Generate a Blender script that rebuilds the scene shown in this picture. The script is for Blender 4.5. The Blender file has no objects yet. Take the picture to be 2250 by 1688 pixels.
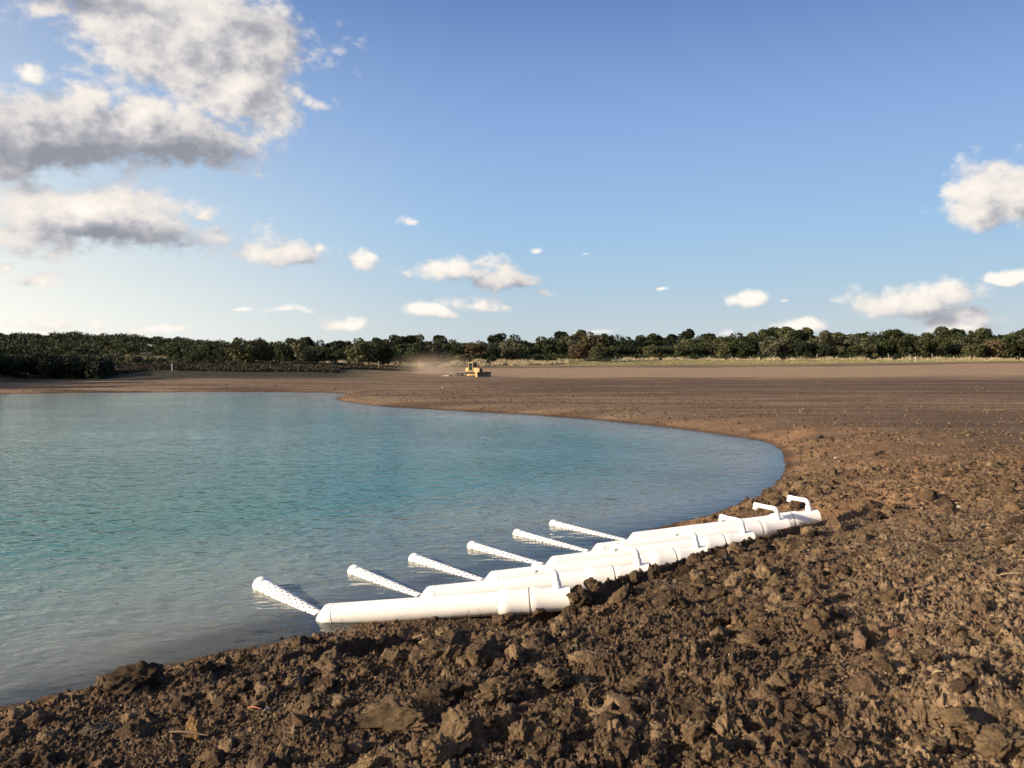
import bpy, math, random
import numpy as np
from mathutils import Vector, Matrix
R = math.radians
C = bpy.context.scene.collection
sc = bpy.context.scene

# ------------------------------------------------------------------ camera
EYE = 3.5
FPX, PW, PH, HOR = 1766.0, 2250, 1688, 788
PITCH = math.atan((PH/2-HOR)/FPX)
cam_d = bpy.data.cameras.new('camera'); cam = bpy.data.objects.new('camera', cam_d); C.objects.link(cam)
cam.location = (0, 0, EYE); cam.rotation_euler = (R(90)-PITCH, 0, 0)
cam_d.sensor_width = 36; cam_d.lens = 36*FPX/PW; cam_d.clip_start = 0.05; cam_d.clip_end = 20000
sc.camera = cam

# ------------------------------------------------------------------ light and exposure
SUN_AZ = -108.0      # degrees clockwise from the view direction (+Y)
SUN_EL = 17.0
sv = Vector((math.sin(R(SUN_AZ))*math.cos(R(SUN_EL)), math.cos(R(SUN_AZ))*math.cos(R(SUN_EL)), math.sin(R(SUN_EL))))
sd = bpy.data.lights.new('sun', 'SUN'); sun = bpy.data.objects.new('sun', sd); C.objects.link(sun)
sd.energy = 5.0; sd.angle = R(0.6); sd.color = (1.0, 0.82, 0.60)
sun.rotation_euler = (-sv).to_track_quat('-Z', 'Y').to_euler()
sc.view_settings.view_transform = 'Standard'; sc.view_settings.look = 'None'
sc.view_settings.gamma = 1; sc.view_settings.exposure = 0.8
sc.cycles.max_bounces = 5; sc.cycles.diffuse_bounces = 2; sc.cycles.glossy_bounces = 2; sc.cycles.adaptive_threshold = .03; sc.cycles.adaptive_min_samples = 16; sc.cycles.transparent_max_bounces = 12; sc.cycles.volume_bounces = 1
sc.cycles.caustics_reflective = False; sc.cycles.caustics_refractive = False

class NT:
    def __init__(s, tree): s.t = tree; s.L = tree.links
    def n(s, typ, **kw):
        nd = s.t.nodes.new(typ)
        for k, v in kw.items(): setattr(nd, k, v)
        return nd
    def put(s, sock, v):
        if v is None: return
        if isinstance(v, bpy.types.NodeSocket): s.L.new(v, sock)
        else: sock.default_value = v
    def math(s, op, a, b=None, c=None, clamp=False):
        nd = s.n('ShaderNodeMath', operation=op, use_clamp=clamp)
        s.put(nd.inputs[0], a); s.put(nd.inputs[1], b); s.put(nd.inputs[2], c)
        return nd.outputs[0]
    def vec(s, op, a, b=None):
        nd = s.n('ShaderNodeVectorMath', operation=op)
        s.put(nd.inputs[0], a); s.put(nd.inputs[1], b)
        return nd.outputs[1] if op in ('LENGTH', 'DOT_PRODUCT') else nd.outputs[0]
    def noise(s, vec, scale, detail=4, rough=0.5, dist=0.0, dim='3D'):
        nd = s.n('ShaderNodeTexNoise', noise_dimensions=dim)
        s.put(nd.inputs['Vector'], vec); nd.inputs['Scale'].default_value = scale
        nd.inputs['Detail'].default_value = detail; nd.inputs['Roughness'].default_value = rough
        nd.inputs['Distortion'].default_value = dist
        return nd
    def rng(s, v, a, b, c=0.0, d=1.0, smooth=False):
        nd = s.n('ShaderNodeMapRange', interpolation_type='SMOOTHSTEP' if smooth else 'LINEAR')
        s.put(nd.inputs[0], v)
        for i, x in enumerate((a, b, c, d)): s.put(nd.inputs[1+i], x)
        return nd.outputs[0]
    def mix(s, f, a, b, mode='MIX'):
        nd = s.n('ShaderNodeMix', data_type='RGBA', blend_type=mode)
        s.put(nd.inputs[0], f)
        for i, v in ((6, a), (7, b)):
            if isinstance(v, tuple) and len(v) == 3: v = v+(1,)
            s.put(nd.inputs[i], v)
        return nd.outputs[2]
    def ramp(s, f, stops):
        nd = s.n('ShaderNodeValToRGB'); s.put(nd.inputs[0], f); e = nd.color_ramp.elements
        while len(e) < len(stops): e.new(0.5)
        for el, (p, c) in zip(e, stops): el.position = p; el.color = tuple(c)+(1,)
        return nd.outputs[0]

def sky_uv(px, py):      # photograph position -> compass angle and slope, the frame the clouds are described in
    x, y = (px-PW/2)/FPX, (PH/2-py)/FPX
    d = Vector((x, math.cos(PITCH)+y*math.sin(PITCH), -math.sin(PITCH)+y*math.cos(PITCH)))
    return math.atan2(d.x, d.y), d.z/math.hypot(d.x, d.y)

# ------------------------------------------------------------------ sky with clouds
w = bpy.data.worlds.new('World'); sc.world = w; w.use_nodes = True
wt = NT(w.node_tree); w.node_tree.nodes.clear()
sky = wt.n('ShaderNodeTexSky', sky_type='NISHITA', sun_disc=False)
sky.sun_elevation = R(SUN_EL); sky.sun_rotation = R(SUN_AZ); sky.altitude = 200
sky.air_density = 1.0; sky.dust_density = 1.6; sky.ozone_density = 2.2
CLOUDS = [  # x, y, half width, half height, flatness of the base, weight
 (425,80,220,145,1.2,1.4),(270,-10,320,65,1.3,1.1),(545,185,125,100,1.1,1.25),(685,232,42,24,1.0,.8),(90,5,150,45,1.3,.8),(530,60,70,60,1.2,.9),
 (80,300,195,85,1.2,1.35),(340,312,205,68,1.3,1.35),(320,245,75,50,1.1,1.1),(75,175,50,32,1.3,.9),(195,215,60,50,1,1.0),(490,335,90,45,1.3,.8),
 (200,490,250,75,1.5,1.25),(430,470,80,40,1.8,.9),(20,520,160,70,1.0,.8),(405,532,45,24,1.4,.7),
 (625,562,100,42,1.9,1.0),(700,548,22,28,1.3,.8),(812,585,34,27,1.2,.9),
 (1000,600,120,40,1.7,1.0),(1120,620,105,36,1.6,.95),(1180,642,50,20,1.4,.8),
 (960,688,85,22,1.9,.9),(1055,676,80,26,1.9,.95),(760,712,85,25,2,.8),(610,688,70,20,2,.7),(530,680,45,12,1.5,.6),
 (905,492,38,30,1.2,.5),(1165,552,26,15,1.3,.65),(2225,440,125,90,1.5,1.2),(2150,480,70,60,1.5,1.0),
 (2215,610,70,22,1.6,.85),(2000,668,165,48,1.9,1.05),(2120,690,90,30,1.9,.7),(1650,662,58,20,1.6,.85),(1715,664,35,10,1.2,.5),
 (1760,722,110,26,2,.9),(1600,724,35,20,1.5,.7),(2120,716,160,24,1.5,.8),(1310,728,60,12,1.5,.6),
 (90,618,90,28,1.2,.75),(15,590,40,24,1,.7),(90,712,260,30,1.2,.72),(330,722,120,18,1.2,.6),(2100,700,200,40,1,.6),(55,555,70,28,1.2,.6),
 (1290,555,45,8,1.0,.3),(1455,640,30,8,1,.35),(250,235,60,30,1,.5)]
dirn = wt.n('ShaderNodeTexCoord').outputs['Generated']
sep = wt.n('ShaderNodeSeparateXYZ'); wt.L.new(wt.vec('NORMALIZE', dirn), sep.inputs[0])
az = wt.math('ARCTAN2', sep.outputs[0], sep.outputs[1])
hyp = wt.math('SQRT', wt.math('ADD', wt.math('MULTIPLY', sep.outputs[0], sep.outputs[0]), wt.math('MULTIPLY', sep.outputs[1], sep.outputs[1])))
slope = wt.math('DIVIDE', sep.outputs[2], wt.math('MAXIMUM', hyp, .02))
cmb = wt.n('ShaderNodeCombineXYZ'); wt.L.new(az, cmb.inputs[0]); wt.L.new(slope, cmb.inputs[1])
UV = cmb.outputs[0]
grp = bpy.data.node_groups.new('cloud_field', 'ShaderNodeTree')
grp.interface.new_socket('uv', in_out='INPUT', socket_type='NodeSocketVector')
grp.interface.new_socket('f', in_out='OUTPUT', socket_type='NodeSocketFloat')
g = NT(grp); gi = g.n('NodeGroupInput'); go = g.n('NodeGroupOutput')
wn_ = g.noise(gi.outputs[0], 9, 3, .55, dim='2D')
warp = g.vec('MULTIPLY', g.vec('SUBTRACT', wn_.outputs['Color'], (.5,.5,.5)), (.045,.03,0))
uvw = g.vec('ADD', gi.outputs[0], warp)
best = None
for (px,py,hw,hh,fl,wt_) in CLOUDS:
    u0, v0 = sky_uv(px, py); u1, _ = sky_uv(px+hw, py); _, v1 = sky_uv(px, py-hh)
    q = g.vec('MULTIPLY', g.vec('SUBTRACT', uvw, (u0, v0, 0)), (1/(u1-u0), 1/(v1-v0), 0))
    q = g.vec('MAXIMUM', q, g.vec('MULTIPLY', q, (-1, -fl, 0)))
    l = g.math('SUBTRACT', wt_, g.vec('LENGTH', q))
    best = l if best is None else g.math('MAXIMUM', best, l)
uvs = g.vec('MULTIPLY', gi.outputs[0], (1, 1.35, 0))
n1 = g.noise(uvs, 15, 7, .60, dim='2D').outputs['Fac']
vo = g.n('ShaderNodeTexVoronoi', feature='SMOOTH_F1', voronoi_dimensions='2D'); vo.inputs['Smoothness'].default_value = .5
vo.inputs['Scale'].default_value = 44; vo.inputs['Detail'].default_value = 1.5; vo.inputs['Roughness'].default_value = .5; vo.normalize = True
g.L.new(g.vec('ADD', uvs, g.vec('MULTIPLY', g.noise(uvs, 60, 3, .6, dim='2D').outputs['Color'], (.016,.016,0))), vo.inputs['Vector'])
n2 = g.math('SUBTRACT', .42, vo.outputs['Distance'])
f = g.math('ADD', g.math('ADD', best, g.math('MULTIPLY', g.math('SUBTRACT', n1, .5), 1.9)), g.math('MULTIPLY', n2, .85))
g.L.new(f, go.inputs[0])
def field(off):
    nd = wt.n('ShaderNodeGroup', node_tree=grp)
    wt.L.new(wt.vec('ADD', UV, off) if off else UV, nd.inputs[0]); return nd.outputs[0]
F0 = field(None); F1 = field((-.018, .016, 0))
cover = wt.rng(F0, -.04, .66, 0, 1, True)
d1 = wt.math('SUBTRACT', F0, F1)
lit = wt.math('ADD', .64, wt.math('MULTIPLY', d1, .34))
lit = wt.math('SUBTRACT', lit, wt.rng(F1, .5, 1.7, 0, .26))
for (px,py,hw,hh,k_) in ((120,320,330,120,.36),(460,330,150,75,.30),(590,60,90,50,.3),(300,525,260,40,.28),(1090,625,140,26,.22),(2080,690,150,26,.25),(660,572,70,18,.2),(120,-20,300,50,.3)):   # thick cloud cores let less light through
    u0, v0 = sky_uv(px, py); u1, _ = sky_uv(px+hw, py); _, v1 = sky_uv(px, py-hh)
    q = wt.vec('LENGTH', wt.vec('MULTIPLY', wt.vec('SUBTRACT', UV, (u0, v0, 0)), (1/(u1-u0), 1/(v1-v0), 0)))
    lit = wt.math('SUBTRACT', lit, wt.rng(q, .2, 1.3, k_, 0, True))
lit = wt.math('MAXIMUM', wt.math('ADD', lit, wt.math('MULTIPLY', wt.math('SUBTRACT', F0, 1.0), .05)), 0.0)
ccol = wt.ramp(lit, [(0,(.30,.315,.36)),(.3,(.47,.47,.51)),(.58,(.78,.74,.72)),(.85,(.97,.90,.82)),(1,(1.02,.97,.90))])
skyc = sky.outputs[0]
def S(r, g_, b_): return tuple(((c/255)/12.92 if c < 10.3 else ((c/255+.055)/1.055)**2.4) for c in (r, g_, b_))
vr = wt.math('DIVIDE', slope, 1.6)
rightc = wt.ramp(vr, [(0,S(203,214,218)),(.025,S(197,212,220)),(.056,S(178,206,227)),(.1,S(159,197,233)),(.175,S(141,175,226)),(.27,S(105,140,197)),(.5,S(70,104,166)),(1,S(48,78,136))])
leftc = wt.ramp(vr, [(0,(1.08,1.04,.95)),(.025,(1.02,1.02,.94)),(.06,S(240,244,240)),(.11,S(212,228,237)),(.18,S(168,196,228)),(.28,S(118,150,200)),(.5,S(84,116,172)),(1,S(58,88,144))])
sdot = wt.vec('DOT_PRODUCT', dirn, tuple(Vector((sv.x, sv.y, 0)).normalized()))
graded = wt.mix(wt.rng(sdot, -.35, .38, 0, 1, True), rightc, leftc)
graded = wt.mix(wt.rng(sdot, .05, .9, 0, .75, True), graded, (1.35, 1.2, 1.0))
STR = .10
base = wt.mix(.05, graded, wt.vec('MULTIPLY', skyc, (STR,)*3))
final = wt.mix(cover, base, ccol)
bg = wt.n('ShaderNodeBackground'); wt.L.new(final, bg.inputs[0]); bg.inputs[1].default_value = 2**-0.8
wo = wt.n('ShaderNodeOutputWorld'); wt.L.new(bg.outputs[0], wo.inputs[0])
w.cycles.sampling_method = 'NONE'

# ------------------------------------------------------------------ helpers
rng = np.random.default_rng(7); random.seed(7)
def pt(px, py, z=0.0):
    x, y = (px-PW/2)/FPX, (PH/2-py)/FPX
    d = Vector((x, math.cos(PITCH)+y*math.sin(PITCH), -math.sin(PITCH)+y*math.cos(PITCH)))
    t = (z-EYE)/d.z
    return Vector((d.x*t, d.y*t, z))
def at(px, dist):         # ground x,y of a photograph column at a distance along the view
    return (px-PW/2)/FPX*dist, dist
def tag(o, label=None, cat=None, group=None, kind=None):
    for k, v in (('label', label), ('category', cat), ('group', group), ('kind', kind)):
        if v: o[k] = v
    return o
def empty(name, loc=(0,0,0), rz=0, parent=None):
    o = bpy.data.objects.new(name, None); C.objects.link(o); o.location = loc; o.rotation_euler = (0,0,rz); o.empty_display_size = .2
    if parent: o.parent = parent
    return o
def mesh_np(name, verts, faces, smooth=False):
    """verts (n,3), faces (m,k) all of one size"""
    me = bpy.data.meshes.new(name); n, (m, k) = len(verts), faces.shape
    me.vertices.add(n); me.vertices.foreach_set('co', np.ascontiguousarray(verts, np.float32).ravel())
    me.loops.add(m*k); me.loops.foreach_set('vertex_index', np.ascontiguousarray(faces, np.int32).ravel())
    me.polygons.add(m); me.polygons.foreach_set('loop_start', np.arange(0, m*k, k, dtype=np.int32))
    try: me.polygons.foreach_set('loop_total', np.full(m, k, np.int32))
    except Exception: pass
    if smooth: me.polygons.foreach_set('use_smooth', np.ones(m, bool))
    me.update(calc_edges=True); return me
def link(name, me, mat=None, parent=None):
    o = bpy.data.objects.new(name, me); C.objects.link(o)
    if mat and not me.materials: me.materials.append(mat)
    if parent: o.parent = parent
    return o
def copy_tree(o, parent=None):
    c = o.copy(); C.objects.link(c)
    if parent: c.parent = parent
    for ch in list(o.children): copy_tree(ch, c)
    return c
class MB:
    def __init__(s): s.v = []; s.f = []; s.mi = []; s.m = 0
    def quad(s, a, b, c, d): i = len(s.v); s.v += [a,b,c,d]; s.f.append((i,i+1,i+2,i+3)); s.mi.append(s.m)
    def hexa(s, p):  # 8 points: bottom 4 ccw, top 4 ccw
        i = len(s.v); s.v += [tuple(q) for q in p]
        for f in ((3,2,1,0),(4,5,6,7),(0,1,5,4),(1,2,6,5),(2,3,7,6),(3,0,4,7)): s.f.append(tuple(i+k for k in f)); s.mi.append(s.m)
    def box(s, x0,x1,y0,y1,z0,z1, ix=0, iy=0):
        s.hexa([(x0,y0,z0),(x1,y0,z0),(x1,y1,z0),(x0,y1,z0),(x0+ix,y0+iy,z1),(x1-ix,y0+iy,z1),(x1-ix,y1-iy,z1),(x0+ix,y1-iy,z1)])
    def tube(s, pts, rad, seg=12, cap=True):
        pts = [Vector(p) for p in pts]; rad = rad if isinstance(rad, (list, tuple)) else [rad]*len(pts)
        ref = Vector((0,0,1)); base = len(s.v); n = len(pts); pu = None
        for i, p in enumerate(pts):
            t = ((pts[i+1]-p) if i < n-1 else (p-pts[i-1])).normalized()
            if 0 < i < n-1: t = ((pts[i+1]-p).normalized()+(p-pts[i-1]).normalized()).normalized() if (pts[i+1]-p).length>1e-7 and (p-pts[i-1]).length>1e-7 else t
            if pu is None: u = t.cross(ref if abs(t.z) < .95 else Vector((1,0,0))).normalized()
            else: u = (pu-t*pu.dot(t)).normalized()
            pu = u; v = t.cross(u)
            for k in range(seg):
                a = 2*math.pi*k/seg; s.v.append(tuple(p+(u*math.cos(a)+v*math.sin(a))*rad[i]))
        for i in range(n-1):
            for k in range(seg):
                a, b = base+i*seg+k, base+i*seg+(k+1)%seg
                s.f.append((a, b, b+seg, a+seg)); s.mi.append(s.m)
        if cap:
            for e_, fl in ((0, True), ((n-1)*seg, False)):      # caps get their own vertices so the side stays evenly shaded
                i0 = len(s.v); s.v += [s.v[base+e_+k] for k in range(seg)]; q = tuple(range(i0, i0+seg)); s.f.append(q[::-1] if fl else q); s.mi.append(s.m)
    def build(s, name, mats, parent=None, smooth=False, bevel=0):
        me = bpy.data.meshes.new(name); me.from_pydata([tuple(v) for v in s.v], [], s.f); 
        for m in (mats if isinstance(mats, (list, tuple)) else [mats]): me.materials.append(m)
        me.polygons.foreach_set('material_index', s.mi)
        if smooth: me.polygons.foreach_set('use_smooth', [len(p.vertices) == 4 for p in me.polygons])
        me.update()
        o = link(name, me, None, parent)
        if bevel:
            b = o.modifiers.new('bevel', 'BEVEL'); b.width = bevel; b.segments = 2; b.limit_method = 'ANGLE'
        return o

# numpy noise -------------------------------------------------------
def _hash(ix, iy, seed):
    h = (ix.astype(np.int64)*374761393 + iy.astype(np.int64)*668265263 + seed*1442695041) & 0xffffffff
    h = ((h ^ (h >> 13))*1274126177) & 0xffffffff
    return (h ^ (h >> 16)) & 0xffffffff
def h01(ix, iy, seed): return (_hash(ix, iy, seed).astype(np.float64)/4294967295.0).astype(np.float32)
def perlin(x, y, seed=0):
    ix, iy = np.floor(x), np.floor(y); fx, fy = (x-ix).astype(np.float32), (y-iy).astype(np.float32)
    ix, iy = ix.astype(np.int64), iy.astype(np.int64)
    u, v = fx*fx*fx*(fx*(fx*6-15)+10), fy*fy*fy*(fy*(fy*6-15)+10)
    def gr(dx, dy):
        a = h01(ix+dx, iy+dy, seed)*np.float32(2*math.pi); return np.cos(a)*(fx-dx)+np.sin(a)*(fy-dy)
    return ((gr(0,0)*(1-u)+gr(1,0)*u)*(1-v)+(gr(0,1)*(1-u)+gr(1,1)*u)*v)*np.float32(1.5)
def fbm(x, y, oct=4, seed=0, gain=.5):
    s = 0; a = 1.0; t = 0
    for o in range(oct): s = s+a*perlin(x*2**o+o*17.3, y*2**o-o*9.1, seed+o); t += a; a *= gain
    return s/t
def lumps(x, y, seed, dens=.75, rmin=.35, rmax=.8, sharp=.5):
    """rounded-angular lumps, one per cell: returns height (in cell units) and the cell's random number"""
    ix, iy = np.floor(x).astype(np.int64), np.floor(y).astype(np.int64)
    best = np.zeros_like(x, dtype=np.float32); cid = np.zeros_like(best)
    for dx in (-1,0,1):
        for dy in (-1,0,1):
            cx, cy = ix+dx, iy+dy
            ox, oy = h01(cx,cy,seed), h01(cx,cy,seed+1); rr = rmin+(rmax-rmin)*h01(cx,cy,seed+2)**2
            on = h01(cx,cy,seed+3) < dens
            ex, ey = (x-(cx+ox)), (y-(cy+oy))
            th = h01(cx,cy,seed+4)*np.float32(3.1416); c_, s_ = np.cos(th), np.sin(th)
            a_ = 1+.5*h01(cx,cy,seed+5)
            px_, py_ = ex*c_+ey*s_, (-ex*s_+ey*c_)*a_
            d = .62*np.sqrt(px_**2+py_**2)+.38*np.maximum(np.abs(px_), np.abs(py_))*1.15
            tilt = 1+.35*(px_/rr)
            hgt = np.maximum(0, 1-(d/rr)**2)**sharp*rr*(.5+.6*h01(cx,cy,seed+6))*tilt
            hgt = np.where(on, hgt, 0)
            m = hgt > best; best = np.where(m, hgt, best); cid = np.where(m, h01(cx,cy,seed+7), cid)
    return best, cid
def ss(a, b, x): t = np.clip((x-a)/(b-a), 0, 1); return t*t*(3-2*t)

# ------------------------------------------------------------------ terrain
SHORE_PX = [(0,1562),(100,1534),(250,1497),(360,1466),(500,1428),(600,1405),(700,1378),(760,1362),(860,1330),(960,1300),(1080,1262),(1200,1226),(1330,1190),(1440,1160),
 (1530,1138),(1600,1117),(1660,1092),(1700,1064),(1722,1038),(1727,1013),(1714,990),(1690,974),(1640,962),(1580,954),(1500,942),(1400,931),(1250,917),
 (1100,907),(950,899),(830,892),(780,886),(748,881),(738,876),(748,871),(762,867),(755,864),(730,862.5),(660,861.5),(600,861),(450,861),(300,862),(130,863.5),(0,866)]
shore = [tuple(pt(a,b).xy) for a,b in SHORE_PX]
shore += [(-75,76),(-105,66),(-125,45),(-120,20),(-90,5),(-55,0),(-28,1.0),(-14,3.8),(-8.6,5.9)]
def catmull(P, sub=4):
    P = np.array(P); out = []; n = len(P)
    for i in range(n):
        a,b,c,d = P[i-1],P[i],P[(i+1)%n],P[(i+2)%n]
        for k in range(sub):
            t = k/sub; out.append(.5*((2*b)+(-a+c)*t+(2*a-5*b+4*c-d)*t*t+(-a+3*b-3*c+d)*t**3))
    return np.array(out)
SH = catmull(shore, 3)
def sdf(x, y):
    """signed distance to the waterline, positive on land"""
    shp = x.shape; x = x.ravel().astype(np.float32); y = y.ravel().astype(np.float32)
    d2 = np.full(x.shape, 1e12, np.float32); ins = np.zeros(x.shape, bool)
    A = SH.astype(np.float32); B = np.roll(A, -1, 0)
    for (ax,ay),(bx,by) in zip(A, B):
        ex, ey = bx-ax, by-ay; L = ex*ex+ey*ey+1e-9
        t = np.clip(((x-ax)*ex+(y-ay)*ey)/L, 0, 1)
        d2 = np.minimum(d2, (x-ax-t*ex)**2+(y-ay-t*ey)**2)
        if ay != by:
            c = ((ay > y) != (by > y)) & (x < ex*(y-ay)/ey+ax); ins ^= c
    s = np.sqrt(d2); return np.where(ins, -s, s).reshape(shp)
V1 = np.array([.70, 10.9]); TN = np.array([.745, .667]); NR = np.array([.667, -.745])
PD = np.array([-.995, .06])*3.3
def pipe_uv(x, y):
    """m: 0..1 from the lowest to the uppermost pipe, l: 0..1 down along a pipe"""
    a, b, c, d = TN[0]*7, PD[0], TN[1]*7, PD[1]; det = a*d-b*c; X, Y = x-V1[0], y-V1[1]
    return (X*d-b*Y)/det, (a*Y-c*X)/det
def height(x, y, s=None):
    """smooth ground height"""
    if s is None: s = sdf(x, y)
    s = s + (.12*perlin(x*1.1, y*1.1, 3)+.07*perlin(x*4.2, y*4.2, 6))*ss(60, 12, np.hypot(x, y)) + .35*perlin(x*.18, y*.18, 4)*ss(14, 40, np.hypot(x, y))*ss(0,1,s)
    r = np.hypot(x-3, y+1); wn = np.exp(-np.maximum(0, r-8)/11)
    A = .32+2.9*wn
    sp = np.maximum(s, 0)
    k = .26
    z = A*(1-np.exp(-sp*k/A))
    z = np.where(s < 0, np.maximum(s*.24, -2.2), z)
    m_, l_ = pipe_uv(x, y)
    shelf = (.07+.07*m_)*(1-l_)+(-.03-.09*ss(-.03,.04,m_))*l_
    wsh = ss(-.50, -.22, m_)*ss(1.30, 1.08, m_)*ss(1.12, .98, l_)*ss(-.20, -.07, l_)
    z = z*(1-wsh)+shelf*wsh
    q = -l_*3.4; pw = ss(-.75, -.35, m_)*ss(1.25, 1.0, m_)
    z = z + pw*(-.62*ss(.12,.3,q)*np.exp(-(np.maximum(q-.2,0)/2.0)**1.5)+.62*ss(-.15,-.06,m_)*np.exp(-((q-.44)/.22)**2)+.22*ss(-.17,-.07,m_)*np.exp(-((q-1.3)/.5)**2))
    R_ = np.hypot(x, y); azd = np.degrees(np.arctan2(x, np.maximum(y, 1e-3))); azd = np.where(y <= 0, 90*np.sign(x), azd)
    # far ground
    wl = ss(-3.0, -15.0, azd)
    left = (1.75+.3*perlin(x*.08,y*.08,84))*ss(124, 152, R_)*ss(-27.5, -23, azd)+ 1.2*ss(135, 170, R_)*(1-ss(-27.5,-23,azd))
    right = 2.75*ss(135, 262, R_)
    z = z + wl*left+(1-wl)*right
    z = z + 9.0*np.exp(-((x+215)/95)**2-((y-400)/85)**2) + 5*np.exp(-((x+330)/90)**2-((y-360)/90)**2)
    z = z + ss(300, 900, R_)*6*(.3+fbm(x/300, y/300, 3, 50))
    return z
# hand-placed relief on the foreground bank: (px, py, z guess, radius x, radius y, height)
MOUNDS = [(1290,1545,.30,.16,.10),(1400,1600,.35,.2,.10),(1700,1590,.5,.25,.13),(2130,1560,.42,.3,.20),(1960,1470,.28,.22,.08),(1720,1370,.35,.2,.06),(1000,1450,.28,.22,.10),(1480,1420,.35,.2,.05),
 (880,1560,.26,.2,.11),(650,1620,.25,.2,.08),(2080,1400,.6,.16,.07),(1890,1200,.9,.4,.08),(2100,1265,.8,.3,.09),(1905,985,1.7,.8,.20),(1880,1010,1.2,.7,.12),(1650,925,1.6,.6,.16),(1770,950,1.2,.6,.12),(1330,1345,.3,.22,.10),(1180,1400,.3,.2,.1)]
PITS = [(2100,1345,.55,.10,.10),(2140,1330,.4,.1,.10),(1560,1560,.35,.16,.09),(1640,1530,.25,.14,.08),(1770,1600,.3,.15,.12),(2010,1600,.25,.16,.10),(850,1500,.3,.14,.06),(1960,1000,.8,.35,.10),(2230,1620,.3,.2,.15)]
def guess(px, py):
    z = 1.2
    for _ in range(12):
        p = pt(px, py, z); z = .5*z+.5*float(height(np.array([p.x]), np.array([p.y]))[0])
    return pt(px, py, z)
MP = [(guess(m[0], m[1]), m[2], m[3], m[4]) for m in MOUNDS] + [(guess(m[0], m[1]), m[2], m[3], -m[4]) for m in PITS]

def detail(x, y, s):
    """clods and crumbs; returns height offset and two colour attributes"""
    Rr = np.hypot(x, y); z = np.zeros_like(x, dtype=np.float32); tan = np.zeros_like(z)
    near = Rr < 60
    if near.any():
        X, Y, S, RR = x[near], y[near], s[near], Rr[near]
        for p, a, b, h in MP:
            z_ = h*np.exp(-((X-p.x)/a)**2-((Y-p.y)/b)**2); z[near] += z_
        azd = np.degrees(np.arctan2(X, Y))
        fine = ss(17, 27, azd)*ss(30, 8, RR)                 # the right of the bank is broken finer
        rough = (ss(-.1, .8, S))*(.25+.75*ss(38, 11, RR))*(.55+.45*ss(-.35, .25, perlin(X*.45, Y*.45, 61)))
        tq, lq = pipe_uv(X, Y)
        rough = rough*(1-.75*ss(-.3,-.05,tq)*ss(1.2,1.05,tq)*ss(1.3,1.05,lq)*ss(-.10,.0,lq))
        smoothzone = ss(15, 19, RR)*ss(5.5, 1.0, S)*ss(5, 9, azd)   # clayey margin round the right-hand shore
        rough = rough*(1-.65*smoothzone)
        wx = X+.05*fbm(X*6, Y*6, 3, 21); wy = Y+.05*fbm(X*6+40, Y*6, 3, 22)
        wx += .012*perlin(X*38, Y*38, 31); wy += .012*perlin(X*38+9, Y*38, 32)
        big, c1 = lumps(wx/.55, wy/.55, 100, .42, .25, .62, .5)
        med, c2 = lumps(wx/.22, wy/.22, 200, .75, .3, .75, .55)
        sml, c3 = lumps(wx/.085, wy/.085, 300, .9, .3, .8, .5)
        tin, c4 = lumps(wx/.036, wy/.036, 400, .95, .35, .85, .5)
        bigm = ss(-.25, .3, perlin(X*.33+5, Y*.33, 71))*(1-.8*fine)
        hgt = rough*(big*.55*.42*bigm + med*.22*.55*(1-.5*fine)*ss(-.45,.25,perlin(X*.8,Y*.8,73))*(.5+1.3*np.abs(fbm(wx*9, wy*9, 3, 76))) + sml*.085*.85*(.55+1.1*np.abs(perlin(wx*19, wy*19, 75))) + tin*.036*.95*ss(14,6,RR))
        hgt += rough*(.09*fbm(X*.9, Y*.9, 3, 41) + .02*fbm(X*9, Y*9, 3, 42)) + .040*(np.abs(fbm(X*14, Y*14, 4, 44, .65))-.15)*ss(.0,.5,S)*ss(25,8,RR)
        z[near] += hgt.astype(np.float32)
        t = .5*c2*(med > .1)+.3*c3+.2*c1*(big > .05)
        tan[near] = t+.75*fine
    far = ~near
    if far.any():
        X, Y = x[far], y[far]; z[far] += (.05*fbm(X*.9, Y*.9, 4, 81, .6)+.05*np.maximum(0, perlin(X*.06, Y*.5, 83)))*ss(.0,1.5,s[far])
    return z, tan

def ground_rings():
    r = [0.0, .6, 1.2, 1.8, 2.3]
    while r[-1] < 2.9: r.append(r[-1]+.05)
    while r[-1] < 26: r.append(r[-1]*1.00215)
    while r[-1] < 90: r.append(r[-1]*1.0045)
    while r[-1] < 420: r.append(r[-1]*1.010)
    while r[-1] < 9000: r.append(r[-1]*1.12)
    return np.array(r[1:])
def ground_az():
    inner = np.arange(-34.5, 34.5, .056)
    left = -34.5-np.cumsum(np.minimum(.08*1.09**np.arange(200), 3.0)); left = left[left > -178]
    right = 34.5+np.cumsum(np.minimum(.08*1.09**np.arange(200), 3.0)); right = right[right < 178]
    return np.radians(np.concatenate([left[::-1], inner, right]))
rr, aa = ground_rings(), ground_az()
NRR, NA = len(rr), len(aa)
A2, R2 = np.meshgrid(aa, rr)
GX, GY = (np.sin(A2)*R2).astype(np.float32), (np.cos(A2)*R2).astype(np.float32)
GS = sdf(GX, GY)
GZ = height(GX, GY, GS).astype(np.float32)
dz, tan = detail(GX, GY, GS)
GZ = (GZ+dz).astype(np.float32)
V = np.stack([GX, GY, GZ], -1).reshape(-1, 3)
i = np.arange(NRR-1)[:, None]*NA; j = np.arange(NA)[None, :]; j2 = (j+1) % NA
Fq = np.stack([i+j+0*i, i+j2, i+NA+j2, i+NA+j], -1).reshape(-1, 4)[:, ::-1]
gmesh = mesh_np('ground', V, Fq, smooth=True)
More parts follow.
